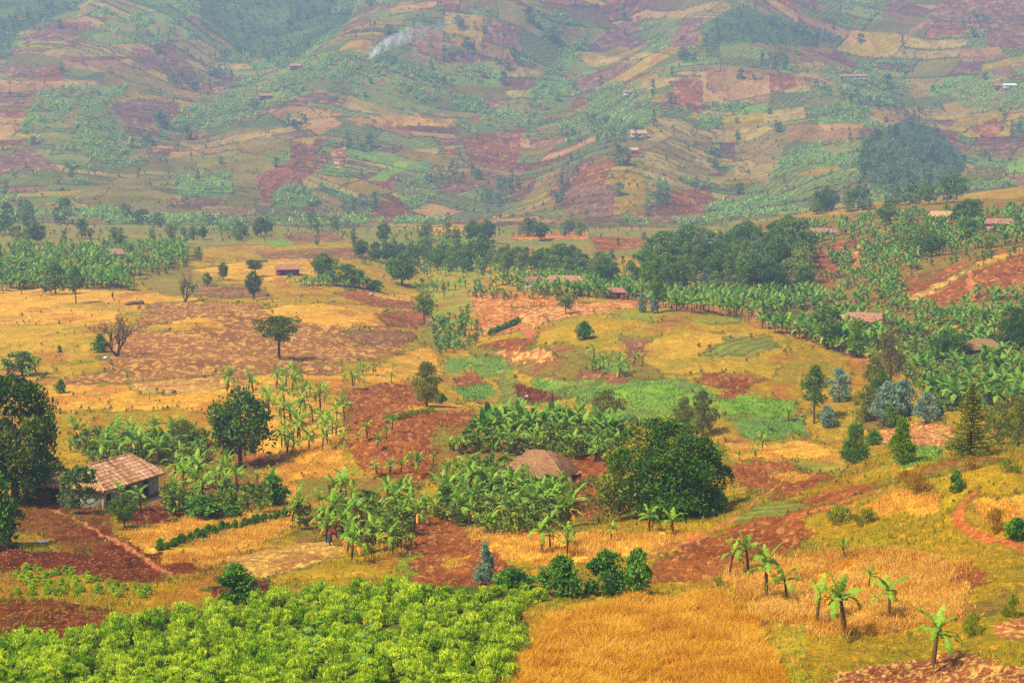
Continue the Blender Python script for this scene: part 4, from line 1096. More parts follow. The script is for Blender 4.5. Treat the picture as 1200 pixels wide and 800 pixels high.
# ---------------------------------------------------------------- ground sheet
def terrain():
    v = np.stack([X, Y, Z], -1).reshape(-1, 3)
    i = (np.arange(NR - 1)[:, None] * NC + np.arange(NC - 1)[None])
    q = np.stack([i, i + 1, i + NC + 1, i + NC], -1).reshape(-1, 4)
    me = bpy.data.meshes.new('ground')
    me.vertices.add(len(v)); me.vertices.foreach_set('co', v.astype(np.float32).ravel())
    me.loops.add(q.size); me.loops.foreach_set('vertex_index', q.astype(np.int32).ravel())
    me.polygons.add(len(q)); me.polygons.foreach_set('loop_start', (np.arange(len(q)) * 4).astype(np.int32))
    me.update(calc_edges=True)
    me.polygons.foreach_set('use_smooth', np.ones(len(q), bool))
    c = me.attributes.new('col', 'FLOAT_COLOR', 'POINT')
    cc = np.ones((len(v), 4), np.float32); cc[:, :3] = col.reshape(-1, 3); c.data.foreach_set('color', cc.ravel())
    so = me.attributes.new('soil', 'FLOAT', 'POINT'); so.data.foreach_set('value', soilness.ravel())
    me.materials.append(MATS['field_ground'])
    o = obj('ground', me); tag(o, 'rolling farmland of red soil, straw and green plots climbing a far hillside', 'ground', kind='structure')
terrain()

def dist(P): return P[1]
def facing(u): return math.atan2((u - 600) / F, 1) * -1

# ---------------------------------------------------------------- single trees and shrubs: kind, variant, picture column and row of the foot, height and width seen (px), label
T_LIST = [
 ('mango',0,780,606,112,156,'huge dark green domed tree with its crown down to the ground, beside the thatched hut'),
 ('edge_tree',0,18,590,150,136,'large dark tree with olive leaf tips at the left edge, over the low annex roof'),
 ('bush',0,-6,640,84,56,'tall dark bush at the left edge below the large olive-tipped tree'),
 ('round_tree',0,281,547,92,86,'round dark green tree standing among bananas on the dry field behind the farmhouse'),
 ('egg_tree',1,216,527,36,36,'rounded olive bush rising from the bananas behind the tiled farmhouse'),
 ('hill_tree',1,93,602,54,56,'dark leafy small tree against the left end of the tiled farmhouse'),
 ('egg_tree',0,500,476,51,38,'solitary dense egg-shaped tree on the red field in the middle'),
 ('bush',1,518,473,12,11,'tiny dark shrub just right of the solitary egg-shaped tree'),
 ('egg_tree',2,713,499,44,38,'pale olive feathery tree above the thatched hut by the green plots'),
 ('egg_tree',1,801,508,44,27,'shorter olive tree of the pair behind the huge domed tree'),
 ('egg_tree',0,823,512,54,28,'taller pointed olive tree of the pair behind the huge domed tree'),
 ('tall_tree',0,954,496,68,34,'tall dark tree with a bare lower trunk on the grassy bank'),
 ('blue_shrub',0,983,470,38,26,'blue-grey small tree right of the tall dark bare-trunked tree'),
 ('blue_shrub',1,970,500,24,20,'low blue-grey shrub at the foot of the tall dark bare-trunked tree'),
 ('cone_tree',1,1002,545,54,40,'bright green conical tree left of the twin conical one above the right slope'),
 ('cone_tree',0,1057,544,56,38,'dense green conical tree with a rounded base at the crest of the right slope'),
 ('bush',2,1023,521,16,18,'small grey-green shrub touching the bright green conical tree'),
 ('blue_shrub',0,1041,498,50,40,'big blue-grey shrub of the clump below the banana grove'),
 ('blue_shrub',1,1058,488,42,30,'blue-grey shrub at the back of the clump below the banana grove'),
 ('cone_tree',0,1047,500,38,26,'dark green cone in front of the big blue-grey shrub'),
 ('egg_tree',2,1015,494,44,28,'olive rounded tree left of the big blue-grey shrub'),
 ('tall_tree',1,1033,474,40,26,'dark brownish bushy tree above the olive and blue-grey clump'),
 ('egg_tree',1,1025,462,46,24,'slim grey-olive tree behind the dark brownish bushy tree'),
 ('blue_shrub',0,1085,496,36,28,'lone blue-grey round shrub left of the tiered conifer'),
 ('bush',0,1098,488,18,14,'small dark green bush touching the lone blue-grey shrub'),
 ('bush',1,1116,480,14,14,'dark green bush between the lone blue-grey shrub and the conifer'),
 ('tier_conifer',0,1137,533,88,58,'tall dark conifer with tiered drooping branches on the right crest'),
 ('egg_tree',2,1169,522,54,32,'light olive feathery tree just right of the tiered conifer'),
 ('egg_tree',0,1193,526,60,36,'olive feathery tree at the right edge beyond the conifer'),
 ('bush',2,1128,530,14,28,'low green bush at the foot of the tiered conifer'),
 ('round_tree',2,969,408,49,40,'round dark green tree on a short trunk above the row of dark banana stems'),
 ('cone_tree',1,1003,418,46,28,'bright green oval tree above the row of dark banana stems'),
 ('brown_tree',0,1044,452,82,44,'sparse brownish see-through tree standing in front of the banana grove'),
 ('round_tree',0,1113,424,38,52,'dark rounded tree in the middle of the right banana grove'),
 ('mango',0,1190,410,48,46,'dense green tree with a yellowish top at the right edge of the grove'),
 ('acacia',0,328,421,51,72,'flat-topped acacia standing alone on the ploughed left field'),
 ('bare_tree',0,137,418,64,60,'large leafless tree with spreading twigs on the left ploughed field'),
 ('bush',2,117,413,20,15,'small green bush beside the large leafless tree'),
 ('tall_tree',0,89,356,43,20,'slim dark tree on a thin trunk at the edge of the left banana belt'),
 ('sparse_tree',0,217,354,40,30,'half-bare brownish tree on the greenish brown plot'),
 ('round_tree',1,297,351,32,22,'small green tree below the flat-topped pair near the terracotta hut'),
 ('acacia',1,300,325,21,34,'dark flat-topped tree left of the terracotta hut'),
 ('round_tree',0,262,328,20,13,'small dark tree left of the flat-topped one by the terracotta hut'),
 ('round_tree',2,243,336,16,11,'smallest dark tree on the gold strip left of the terracotta hut'),
 ('feather_tree',0,497,380,40,30,'rounded green tree on a thin trunk above the little gully'),
 ('round_tree',0,471,334,36,44,'broad dark green round tree at the end of the central gold field'),
 ('round_tree',1,380,328,30,36,'grey-green bushy tree right of the terracotta hut'),
 ('round_tree',2,405,336,26,44,'dark bushy tree over bright bananas right of the terracotta hut'),
 ('bush',0,440,341,12,18,'low dark bush beside the pale stake near the brown plot'),
 ('bush',1,685,398,20,19,'dark glossy small tree topping the small banana patch in the centre'),
 ('feather_tree',0,770,345,46,40,'tall light green tree in the row behind the pale stubble field'),
 ('tall_tree',1,770,366,42,20,'dark tree in front of the tall light green tree'),
 ('blue_shrub',1,753,366,22,11,'left grey-blue shrub under the tall light green tree'),
 ('blue_shrub',0,767,367,20,11,'right grey-blue shrub under the tall light green tree'),
 ('feather_tree',0,663,368,24,22,'thin small tree on the pale stubble field below the central house'),
 ('round_tree',1,711,336,32,26,'dark green tree right of the central house among bananas'),
 ('round_tree',2,26,440,28,42,'dark bushy tree near the left edge above the large olive-tipped tree'),
 ('bush',2,71,460,15,11,'small dark shrub alone on the gold left field'),
 ('bush',0,70,413,8,5,'tiny dark shrub on the gold field near the left edge'),
 ('bush',0,277,704,42,46,'dark twiggy shrub on the patch of red soil above the bright bushes'),
 ('blue_cone',0,569,684,51,34,'blue-grey conical shrub at the top of the bright green plot'),
 ('bush',1,602,690,23,46,'low dark green bush right of the blue-grey conical shrub'),
 ('bush',2,660,698,45,46,'leftmost of three dark rounded bushes above the golden wheat'),
 ('bush',0,711,695,48,46,'middle one of three dark rounded bushes above the golden wheat'),
 ('bush',1,748,697,52,36,'rightmost of three dark rounded bushes above the golden wheat'),
 ('bush',0,320,592,34,36,'green rounded bush between the banana stands right of the farmhouse'),
 ('bush',1,236,606,24,44,'low dark shrubs at the end of the banana row beside the straw strip'),
 ('bush',2,272,606,14,26,'low spreading dark shrub behind the straw strip'),
 ('round_tree',1,146,618,40,32,'green shrub at the front corner of the tiled farmhouse'),
 ('bush',0,1121,576,24,16,'small leggy dark shrub on the right grassy slope'),
 ('scrub',0,1074,578,24,48,'dry olive scrub on the right grassy slope'),
 ('scrub',1,1062,566,14,22,'small dry scrub above the larger olive scrub on the right slope'),
 ('scrub',0,1138,549,14,22,'pale dry scrub near the crest below the conifer'),
 ('weed_bush',0,1180,552,14,28,'green weedy bush near the crest at the right edge'),
 ('weed_bush',1,985,612,18,40,'green weedy bush on the ledge above the dry grass field, left one'),
 ('weed_bush',0,1016,614,16,34,'green weedy bush on the ledge above the dry grass field, right one'),
 ('bush',1,1193,632,24,30,'dark green bush beside the red footpath at the right edge'),
 ('scrub',1,1168,622,24,40,'dry brushwood left of the dark green bush by the red footpath'),
 ('weed_bush',0,1188,722,24,28,'green weeds by the small red patch at the right edge'),
 ('weed_bush',1,1140,745,26,30,'green weeds right of the lowest banana plant'),
 ('weed_bush',0,782,724,8,18,'small green weed tuft alone in the golden wheat'),
 ('weed_bush',1,842,686,10,14,'green weed tuft at the top corner of the golden wheat'),
 ('hill_tree',0,75,262,27,30,'broad dark tree standing above the valley on the left'),
 ('hill_tree',1,30,266,30,24,'loose tree near the left edge of the valley'),
 ('grove_tree',3,33,268,34,20,'tall pale tree beside the loose tree near the left valley edge'),
 ('hill_tree',2,6,275,36,28,'green tree at the far left edge of the valley'),
 ('hill_tree',0,148,262,22,22,'left tree of the dark clump above the left banana belt'),
 ('hill_tree',1,166,264,18,24,'middle tree of the dark clump above the left banana belt'),
 ('hill_tree',2,184,266,16,20,'right tree of the dark clump above the left banana belt'),
 ('hill_tree',1,96,280,22,26,'olive tree below the broad dark valley tree'),
 ('hill_tree',0,365,270,20,22,'round dark tree on the valley rim left of the crop strip'),
 ('hill_tree',2,392,272,18,18,'second round tree on the valley rim, right of the round dark one'),
 ('hill_tree',2,245,262,10,14,'small dark tree on the hill foot above the valley bananas'),
 ('grove_tree',0,415,291,24,10,'dark slim tree at the left end of the valley grove'),
 ('grove_tree',1,372,288,20,8,'pale slim tree by the small valley plots'),
 ('sparse_tree',0,521,350,28,10,'thin bare pole-like tree in the olive hollow'),
 ('hill_tree',1,65,345,34,34,'olive bushy tree inside the left banana belt'),
 ('hill_tree',0,152,305,16,16,'dark green tree in the left banana belt'),
 ('hill_tree',2,232,306,16,12,'small round tree at the right end of the left banana belt'),
 ('hill_tree',0,971,246,16,18,'dark round tree behind the ridge bananas'),
 ('hill_tree',1,1043,246,12,20,'dark tree on the ridge crest left of the orange roof'),
 ('hill_tree',2,1144,248,14,20,'dark round tree on the ridge crest right of the orange roof'),
 ('hill_tree',0,925,275,12,12,'brownish round tree above the ridge house'),
 ('hill_tree',2,755,282,10,7,'small round tree on the yellow-green valley strip'),
 ('hill_tree',1,724,288,9,6,'small round shrub tree on the red valley plot'),
 ('hill_tree',0,727,194,22,28,'large round dark tree below the two hillside houses'),
 ('hill_tree',1,188,150,18,22,'dark round tree low in the left hillside gully'),
 ('hill_tree',2,172,170,10,16,'dark tree at the left end of the bright banana spur'),
 ('hill_tree',0,219,164,16,16,'dark tree on the bright banana spur above the tan plots'),
 ('hill_tree',1,547,55,11,13,'dark tree alone right of the smoke'),
 ('hill_tree',2,538,33,14,14,'dark round tree above the smoke'),
 ('hill_tree',0,455,42,12,16,'blue-looking tree just above the smoke'),
 ('hill_tree',1,619,27,18,18,'dark tree high on the hill right of centre'),
 ('hill_tree',2,646,48,16,26,'wide dark tree clump high on the hill left of the gully'),
 ('hill_slim',0,731,25,20,8,'tall slim dark tree on the hilltop plots'),
 ('hill_slim',0,765,116,22,7,'tall slim tree above the hillside houses'),
 ('hill_slim',0,766,147,18,7,'tall slim tree beside the hillside house with a tan roof'),
 ('hill_slim',0,787,90,12,6,'small slim tree on the red hillside plot'),
 ('hill_slim',0,704,103,14,7,'slim tree left of the hillside houses'),
 ('hill_tree',1,837,197,22,20,'pale dark-green clump on the tan hillside slope'),
 ('hill_tree',2,800,70,14,16,'dark clump by the diagonal hedge near the top'),
 ('hill_slim',0,1057,53,12,5,'slim tree on the upper right terraces'),
 ('hill_tree',0,1040,103,14,18,'dark tree in the hillside bananas right of the long house'),
 ('hill_tree',1,590,100,16,10,'dark tree at the right edge of the hill bananas'),
 ('hill_tree',2,594,82,14,9,'dark tree beside the gold hillside plot'),
 ('hill_tree',0,409,174,12,10,'dark tree on the central red hillside plots'),
 ('hill_tree',1,433,172,14,14,'green-grey tree right of the central red hillside plots'),
 ('hill_slim',0,996,167,11,6,'slim dark tree on the tan terraces beside the hill forest'),
 ('hill_slim',0,1038,146,9,6,'small slim tree above the hill forest'),
 ('hill_tree',1,1077,132,6,7,'small round tree on the tan terraces above the hill forest'),
]
wk_group = 'trees and shrubs'
for kind, var, u, vb, hp, wp, label in T_LIST:
    P = ground(u, vb)[0]; H, W, parts = TREES[kind][var % len(TREES[kind])]
    sz = hp * P[1] / F / H; sx = wp * P[1] / F / W
    nm = {'mango': 'broadleaf_tree', 'edge_tree': 'broadleaf_tree', 'round_tree': 'broadleaf_tree', 'hill_tree': 'broadleaf_tree', 'tall_tree': 'slim_tree', 'hill_slim': 'slim_tree', 'egg_tree': 'feathery_tree', 'feather_tree': 'feathery_tree',
          'cone_tree': 'conical_tree', 'tier_conifer': 'conifer_tree', 'grove_tree': 'eucalyptus_tree', 'brown_tree': 'sparse_tree', 'acacia': 'acacia_tree', 'bare_tree': 'leafless_tree', 'sparse_tree': 'sparse_tree', 'blue_cone': 'blue_grey_shrub', 'blue_shrub': 'blue_grey_shrub',
          'weed_bush': 'weed_tuft', 'scrub': 'scrub_bush', 'bush': 'bush'}[kind]
    if kind in ('egg_tree', 'cone_tree', 'blue_shrub', 'bush'): sx *= 1.2
    root = empty(nm, P, rng.rand() * 6.28 if kind not in ('mango', 'edge_tree') else 0, (sx, sx, sz))
    tag(root, label, 'bush' if kind in ('bush', 'blue_cone', 'blue_shrub', 'scrub', 'weed_bush') else 'tree')
    for pn, me in parts: obj(pn, me, root)

def pick(poly, n, r, gap, D0=0, used=None, tries=30):
    """n spots inside an outline of ground, at least gap metres apart"""
    pl = np.array(poly, float); lo, hi = pl.min(0), pl.max(0); out = [] if used is None else used; res = []
    for _ in range(tries):
        c = lo + r.rand(n * 2, 2) * (hi - lo); c = c[inpoly(c[:, 0], c[:, 1], pl)]
        if not len(c): continue
        G = ground(c[:, 0], c[:, 1])
        for g in G:
            if all((g[0] - q[0]) ** 2 + (g[1] - q[1]) ** 2 > gap * gap for q in out[-400:]): out.append(g); res.append(g)
            if len(res) >= n: return np.array(res)
    return np.array(res).reshape(-1, 3)

# groves of trees that one can still tell apart
GROVES = [
 ('tree of the loose grove across the valley centre', [(415,300),(470,300),(560,296),(640,305),(720,318),(720,330),(620,322),(500,318),(430,306)], 95, (3.2,7.5)),
 ('tree of the dark wood left of the ridge', [(750,310),(800,300),(870,290),(945,290),(952,335),(900,345),(820,345),(750,335)], 95, (5,11)),
 ('tree scattered over the right banana ridge', [(1010,262),(1100,255),(1190,262),(1195,300),(1100,310),(1020,300)], 11, (5,8)),
 ('tree along the far valley floor', [(420,282),(560,276),(680,272),(700,278),(560,288),(430,290)], 16, (6,9)),
 ('tree along the valley behind the left banana belt', [(20,286),(100,284),(260,278),(330,272),(335,280),(180,290),(20,294)], 18, (5,8)),
 ('tree along the hill foot on the right', [(890,252),(950,246),(1060,236),(1140,232),(1140,238),(1040,244),(950,254)], 18, (7,11)),
]
for label, poly, n, (h0, h1) in GROVES:
    r = RS(abs(hash(label[-9:])) % 1000 if False else len(label) * 7)
    for g in pick(poly, n, r, 3.2):
        H, W, parts = (TREES['grove_tree'] + TREES['round_tree'])[r.randint(8)]
        s = r.uniform(h0, h1) / H
        root = tag(empty('eucalyptus_tree', g, r.rand() * 6.28, (s * r.uniform(.85, 1.35), s * r.uniform(.85, 1.35), s)), label, 'tree', label.replace('tree', 'trees', 1))
        for pn, me in parts: obj(pn, me, root)
# trees dotted over the hillside
r = RS(404); U2 = r.uniform(10, 1190, 900); V2 = r.uniform(-5, 235, 900); G = ground(U2, V2)
okh = [k for k in range(900) if G[k, 1] > 880][:80]
for k in okh:
    H, W, parts = (TREES['hill_tree'] + TREES['hill_slim'])[r.randint(4)]
    s = r.uniform(3.2, 7.5) / H
    root = tag(empty('broadleaf_tree', G[k], r.rand() * 6.28, (s * 1.1, s * 1.1, s)), 'small dark tree dotted among the hazy hillside plots', 'tree', 'small trees dotted over the hazy hillside')
    for pn, me in parts: obj(pn, me, root)

# ---------------------------------------------------------------- bananas
def plant_banana(P, H, label, group, r, var=None, tall=False):
    pool = BANT if tall or (var is None and r.rand() < .3) else BAN
    h, parts = pool[r.randint(len(pool)) if var is None else var % len(pool)]
    P = np.array(P, float); P[2] = hgt(P[0], P[1])[0]
    root = tag(empty('banana_plant', P, r.rand() * 6.28, H / h), label, 'banana plant', group)
    for pn, me in parts: obj(pn, me, root)
    return root
r = RS(9)
FRONT = [(1093,789,4.0,0,'bushy young banana plant standing lowest on the right, on the bare soil patch',.4),
 (990,749,4.4,6,'tall leaning banana plant with drooping leaves in the dry grass field',2.2),
 (1042,727,3.1,3,'upright small banana plant right of the tall leaning one',1.2),
 (957,733,3.0,5,'small banana plant left of the tall leaning one',.5),
 (922,707,2.8,3,'low sprawling banana plant at the left of the dry grass field',3.),
 (898,704,4.2,1,'tall slim banana plant between the red field and the dry grass',1.),
 (877,674,3.5,0,'banana plant on the edge of the red ploughed field, farther of the near pair',2.),
 (855,677,2.8,5,'banana plant leaning over the red ploughed field, leftmost of the right stand',.1),
 (990,657,1.7,5,'tiny banana sprout at the back of the dry grass field',2.),
 (1018,690,1.7,3,'short banana sprout behind the tall leaning plant',5.),
 (980,720,1.9,5,'thin banana sprout just left of the tall leaning plant',4.),
 (137,598,3.0,5,'young banana plant in front of the farmhouse wall',0.),
 (165,600,3.0,3,'banana plant beside the farmhouse veranda',2.),
 (266,462,5.2,6,'lone tall banana plant on the tan stubble field',0.),
 (175,470,2.0,5,'lone thin banana plant on the gold field',1.),
 (150,446,2.0,3,'sparse young banana plant on the left stubble',2.),
 (1110,545,1.6,5,'tiny banana sprout',0.)][:-1]
for u, v, h, var, label, rot in FRONT:
    o = plant_banana(ground(u, v)[0], h * 1.14, label, None, r, var, True); o.rotation_euler.z = rot
CL = [
 ('banana plant in the leafy thicket right behind the tiled farmhouse', [(72,520),(120,514),(240,517),(247,536),(190,546),(100,540)], 40, 2.0, (3.6,5)),
 ('banana plant with tall bare stems right of the tiled farmhouse', [(192,572),(215,562),(290,566),(322,588),(260,599),(200,596)], 30, 1.6, (3.6,4.8)),
 ('banana plant in the sparse stand below the flat-topped acacia', [(288,458),(340,445),(390,470),(402,500),(370,542),(326,538),(308,490)], 58, 1.8, (3.4,5)),
 ('banana plant in the small clump right of the flat-topped acacia', [(404,446),(430,434),(466,432),(456,444),(415,464)], 14, 1.6, (3,4)),
 ('banana plant in the thin row on the red ploughed field', [(410,515),(452,510),(458,522),(420,522)], 8, 1.5, (2.6,3.6)),
 ('small yellowing banana plant on the red field left of the thatched hut', [(440,545),(500,540),(505,556),(450,560)], 10, 1.5, (2.4,3.4)),
 ('banana plant in the central stand left of the thatched hut', [(345,615),(400,580),(470,585),(488,612),(478,640),(452,655),(370,642)], 50, 1.6, (3,4.4)),
 ('banana plant in the dense grove in front of the thatched hut', [(508,606),(518,565),(560,548),(572,568),(650,580),(672,604),(650,622),(600,628),(530,614)], 62, 1.35, (3.2,4.6)),
 ('banana plant in the thicket behind the thatched hut', [(518,533),(560,520),(640,517),(720,524),(712,542),(676,536),(662,526),(575,532)], 46, 1.4, (2.4,3.8)),
 ('yellow-leaved banana plant in the loose line on the straw below the hut', [(625,648),(700,648),(716,640),(640,640)], 7, 1.3, (2.8,3.8)),
 ('banana plant at the foot of the huge domed tree', [(760,628),(786,625),(780,620)], 3, .8, (2.8,3.4)),
 ('banana plant in the narrow row with dark stems above the grassy bank', [(958,410),(1000,420),(1034,430),(1034,425),(965,404)], 18, 1.5, (4,5)),
 ('banana plant in the small central patch under the dark glossy tree', [(680,424),(740,428),(735,440),(695,438)], 15, 1.4, (3.4,4.4)),
 ('banana plant near the left edge above the olive-tipped tree', [(-10,432),(44,438),(44,470),(20,455)], 8, 1.6, (3.2,4.4)),
 ('banana plant beside the small gully in the centre', [(540,390),(562,384),(560,376),(536,384)], 6, 1.5, (3.4,4.2)),
 ('young banana plant between the green plots and the domed tree', [(855,540),(930,478),(960,470),(950,490),(880,540)], 9, 1.5, (2.2,3)),
]
far_P = []; far_s = []
for label, poly, n, gap, (h0, h1) in CL:
    for g in pick(poly, n, r, gap)[:max(4, int(n * .82))]: plant_banana(g + np.array([r.normal() * .8, r.normal() * 1.2, 0]), r.uniform(h0 * .68, h1 * 1.05), label, label.replace('plant', 'plants', 1), r, None, any(q in label for q in ('stem', 'sparse', 'clump', 'row', 'line', 'stand')))
# beyond those, the groves read as one green mass
BELTS = [
 ([(1042,420),(1090,400),(1300,395),(1300,470),(1200,478),(1130,486),(1085,468),(1066,450)], 130, (3.6,5)),
 ([(-120,300),(0,294),(215,288),(222,312),(160,330),(152,341),(70,338),(0,345),(-120,350)], 620, (3.6,5.4)),
 ([(190,268),(300,270),(310,276),(200,278)], 50, (3.4,4.6)),
 ([(330,328),(430,330),(446,338),(430,341),(360,339)], 34, (3,4)),
 ([(440,282),(500,278),(560,285),(540,300),(450,300)], 60, (3.2,4.2)),
 ([(750,352),(800,345),(960,345),(965,362),(900,373),(790,365)], 170, (3.6,5)),
 ([(880,384),(960,380),(1000,372),(1035,388),(1040,412),(990,412),(930,396)], 90, (3.6,4.8)),
 ([(440,312),(560,300),(720,322),(720,335),(560,330),(440,320)], 110, (3,4.2)),
 ([(545,338),(600,338),(640,347),(745,352),(760,340),(700,326),(620,330)], 130, (3.2,4.6)),
 ([(480,330),(540,335),(590,332),(560,345),(490,352)], 16, (2.8,3.6)),
 ([(960,352),(990,330),(1060,330),(1070,352),(1100,372),(1180,372),(1180,398),(1040,398),(960,390)], 170, (2.8,4.4)),
 ([(900,276),(960,262),(1060,252),(1300,245),(1300,270),(1200,282),(1190,286),(1100,302),(1040,312),(1000,292),(950,286)], 430, (3.4,4.8)),
 ([(970,300),(1040,300),(1080,316),(1030,335),(985,330)], 70, (3,4.2)),
 ([(560,500),(640,500),(730,505),(735,520),(640,516),(560,518)], 40, (3.2,4.4)),
 ([(500,378),(550,372),(556,388),(515,396)], 12, (2.8,3.6)),
 ([(700,280),(790,262),(860,262),(900,268),(760,285)], 14, (2.4,3.2)),
 ([(1140,345),(1200,345),(1200,375),(1100,380)], 40, (2.8,4)),
]
for poly, n, (h0, h1) in BELTS:
    g = pick(poly, n, r, 1.2)
    far_P.append(g); far_s.append(r.uniform(h0, h1, len(g)) / 4)
P = np.concatenate(far_P); s_ = np.concatenate(far_s)
tag(obj('banana_grove', scatter_mesh('banana_grove', LOD1, P, r.rand(len(P)) * 6.28, s_, ['banana_far', 'banana_stem'], r)), 'dense banana groves on the far belts and the right ridge', 'banana grove', kind='stuff')
# bananas over the hillside
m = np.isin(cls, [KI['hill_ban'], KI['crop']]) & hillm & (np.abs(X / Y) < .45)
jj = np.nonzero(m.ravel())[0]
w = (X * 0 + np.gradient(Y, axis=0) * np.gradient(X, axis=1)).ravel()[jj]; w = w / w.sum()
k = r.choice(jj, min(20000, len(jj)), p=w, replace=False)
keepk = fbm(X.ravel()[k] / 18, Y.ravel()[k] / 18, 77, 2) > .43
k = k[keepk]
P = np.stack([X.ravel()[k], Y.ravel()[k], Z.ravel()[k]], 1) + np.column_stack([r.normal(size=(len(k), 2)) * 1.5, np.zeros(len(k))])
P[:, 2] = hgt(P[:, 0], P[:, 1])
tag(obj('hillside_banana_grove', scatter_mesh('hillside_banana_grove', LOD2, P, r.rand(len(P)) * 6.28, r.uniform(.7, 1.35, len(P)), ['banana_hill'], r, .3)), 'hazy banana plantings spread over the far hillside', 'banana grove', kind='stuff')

# ---------------------------------------------------------------- woods and hedges on the hill that read as masses
def blob_protos(seed, n, H, ln, prof=egg, nlobe=9):
    out = []
    for i in range(3):
        rr = RS(seed + i); mb, _ = crown(rr, prof, .2, H, H * .3, nlobe, H * .16, n, ln, ln * .5, up=.5, hollow=.2); out.append(mb)
    return out
r = RS(31)
WP = []
for poly, n in [([(1008,170),(1060,142),(1096,152),(1132,186),(1122,217),(1040,232),(1003,203)], 330), ([(560,222),(600,205),(612,225),(590,245),(555,240)], 60), ([(655,165),(690,140),(755,150),(750,165),(700,172),(665,175)], 70), ([(495,215),(540,185),(560,200),(530,225)], 40),
                ([(640,240),(665,190),(690,180),(670,215),(655,245)], 40), ([(860,45),(905,18),(955,40),(960,54),(880,52)], 90), ([(800,75),(860,10),(900,0),(870,40),(815,75)], 60), ([(-60,40),(60,0),(105,0),(60,24),(0,66),(-60,80)], 110), ([(230,0),(430,0),(405,28),(332,80),(280,60)], 120),
                ([(190,95),(205,85),(235,108),(225,112)], 22), ([(240,90),(260,60),(275,75),(260,95)], 30), ([(1170,150),(1200,145),(1210,170),(1180,165)], 24), ([(400,245),(440,230),(450,240),(410,258)], 30), ([(755,225),(790,232),(785,240),(755,252)], 22),
                ([(890,70),(925,60),(925,84),(895,84)], 34), ([(920,33),(985,45),(985,55),(930,42)], 50), ([(1100,30),(1150,15),(1165,38),(1150,35)], 24), ([(150,45),(240,20),(330,60),(290,100),(215,120),(190,80)], 60), ([(380,40),(560,5),(620,40),(500,60)], 40), ([(330,150),(350,135),(365,145),(345,155)], 16), ([(480,90),(600,20),(610,30),(500,100)], 30), ([(950,100),(1100,140),(1090,146),(960,112)], 40)]:
    WP.append(pick(poly, n, r, 2.2, tries=8))
P = np.concatenate(WP)
tag(obj('hillside_woodland', scatter_mesh('hillside_woodland', blob_protos(500, 170, 8.5, 1.0), P, r.rand(len(P)) * 6.28, r.uniform(.35, .9, len(P)), ['wood_leaf'], r, .35)), 'blue-green woodland patches on the hazy hillside', 'woodland', kind='stuff')
m = (hedge_line | ((cls == KI['wood']) & (_h(np.floor(X * 3), np.floor(Y * 3), 5) < .3))) & hillm & (np.abs(X / Y) < .42); jj = np.nonzero(m.ravel())[0]
k = r.choice(jj, min(5200, len(jj)), replace=False); P = np.stack([X.ravel()[k], Y.ravel()[k], Z.ravel()[k]], 1)
k2 = r.choice(np.nonzero((hillm & (np.abs(X / Y) < .42)).ravel())[0], 900, replace=False); P = np.concatenate([P, np.stack([X.ravel()[k2], Y.ravel()[k2], Z.ravel()[k2]], 1)])
tag(obj('hillside_hedge', scatter_mesh('hillside_hedge', blob_protos(520, 34, 2.2, .8, dome, 4), P, r.rand(len(P)) * 6.28, r.uniform(.4, 1.3, len(P)) ** 1.5, ['hill_leaf'], r)), 'low hedges and bushes between the hillside plots', 'hedge', kind='stuff')
# undergrowth in the valley, under the groves and along the field borders
r = RS(33); UG = []
for poly, n in [([(400,300),(560,290),(720,310),(955,285),(955,345),(760,345),(600,325),(430,312)], 420), ([(-100,300),(220,286),(220,315),(150,342),(-100,350)], 260), ([(880,270),(1300,240),(1300,300),(1100,310),(1000,340),(960,400),(1200,400),(1300,480),(1100,490),(1040,420),(900,390)], 800),
                ([(0,255),(700,265),(900,255),(900,262),(600,280),(0,285)], 260), ([(500,385),(545,360),(580,400),(510,420)], 70), ([(510,610),(560,540),(670,590),(660,620),(600,630)], 200), ([(520,530),(560,512),(720,512),(725,540),(600,535)], 120), ([(400,640),(480,600),(485,640),(430,650)], 30), ([(1060,400),(1200,400),(1200,480),(1100,486)], 160), ([(80,520),(240,520),(245,545),(110,545)], 150), ([(345,620),(480,590),(480,640)], 50), ([(540,340),(760,345),(760,352),(560,352)], 80), ([(190,590),(330,590),(300,602),(200,604)], 40)]:
    UG.append(pick(poly, n, r, .9, tries=6))
P = np.concatenate(UG)
tag(obj('undergrowth', scatter_mesh('undergrowth', blob_protos(540, 90, 2.0, .5, dome, 8), P, r.rand(len(P)) * 6.28, r.uniform(.4, 1.25, len(P)), ['euca_leaf'], r)), 'green undergrowth below the groves and along the valley', 'undergrowth', kind='stuff')

# tussocks and weeds over the open fields, thickest along the plot borders
mm = (~hillm) & (np.abs(X / Y) < .37) & (Y > 110) & (Y < 560)
jb = np.nonzero((mm & border).ravel())[0]; jo = np.nonzero((mm & isgr & (fbm(X / 12, Y / 12, 171, 3) > .5)).ravel())[0]
k = np.concatenate([r.choice(jb, 2600, replace=False), r.choice(jo, 1300, replace=False)])
P = np.stack([X.ravel()[k], Y.ravel()[k], Z.ravel()[k]], 1)
tag(obj('field_tussock', scatter_mesh('field_tussock', blob_protos(560, 36, .8, .3, dome, 5), P, r.rand(len(P)) * 6.28, r.uniform(.3, 1.1, len(P)) ** 1.4 * np.clip(P[:, 1] / 260, .45, 1.1), ['tussock_leaf'], r, .4)), 'tussocks and weeds on the open fields and along plot borders', 'tussocks', kind='stuff')
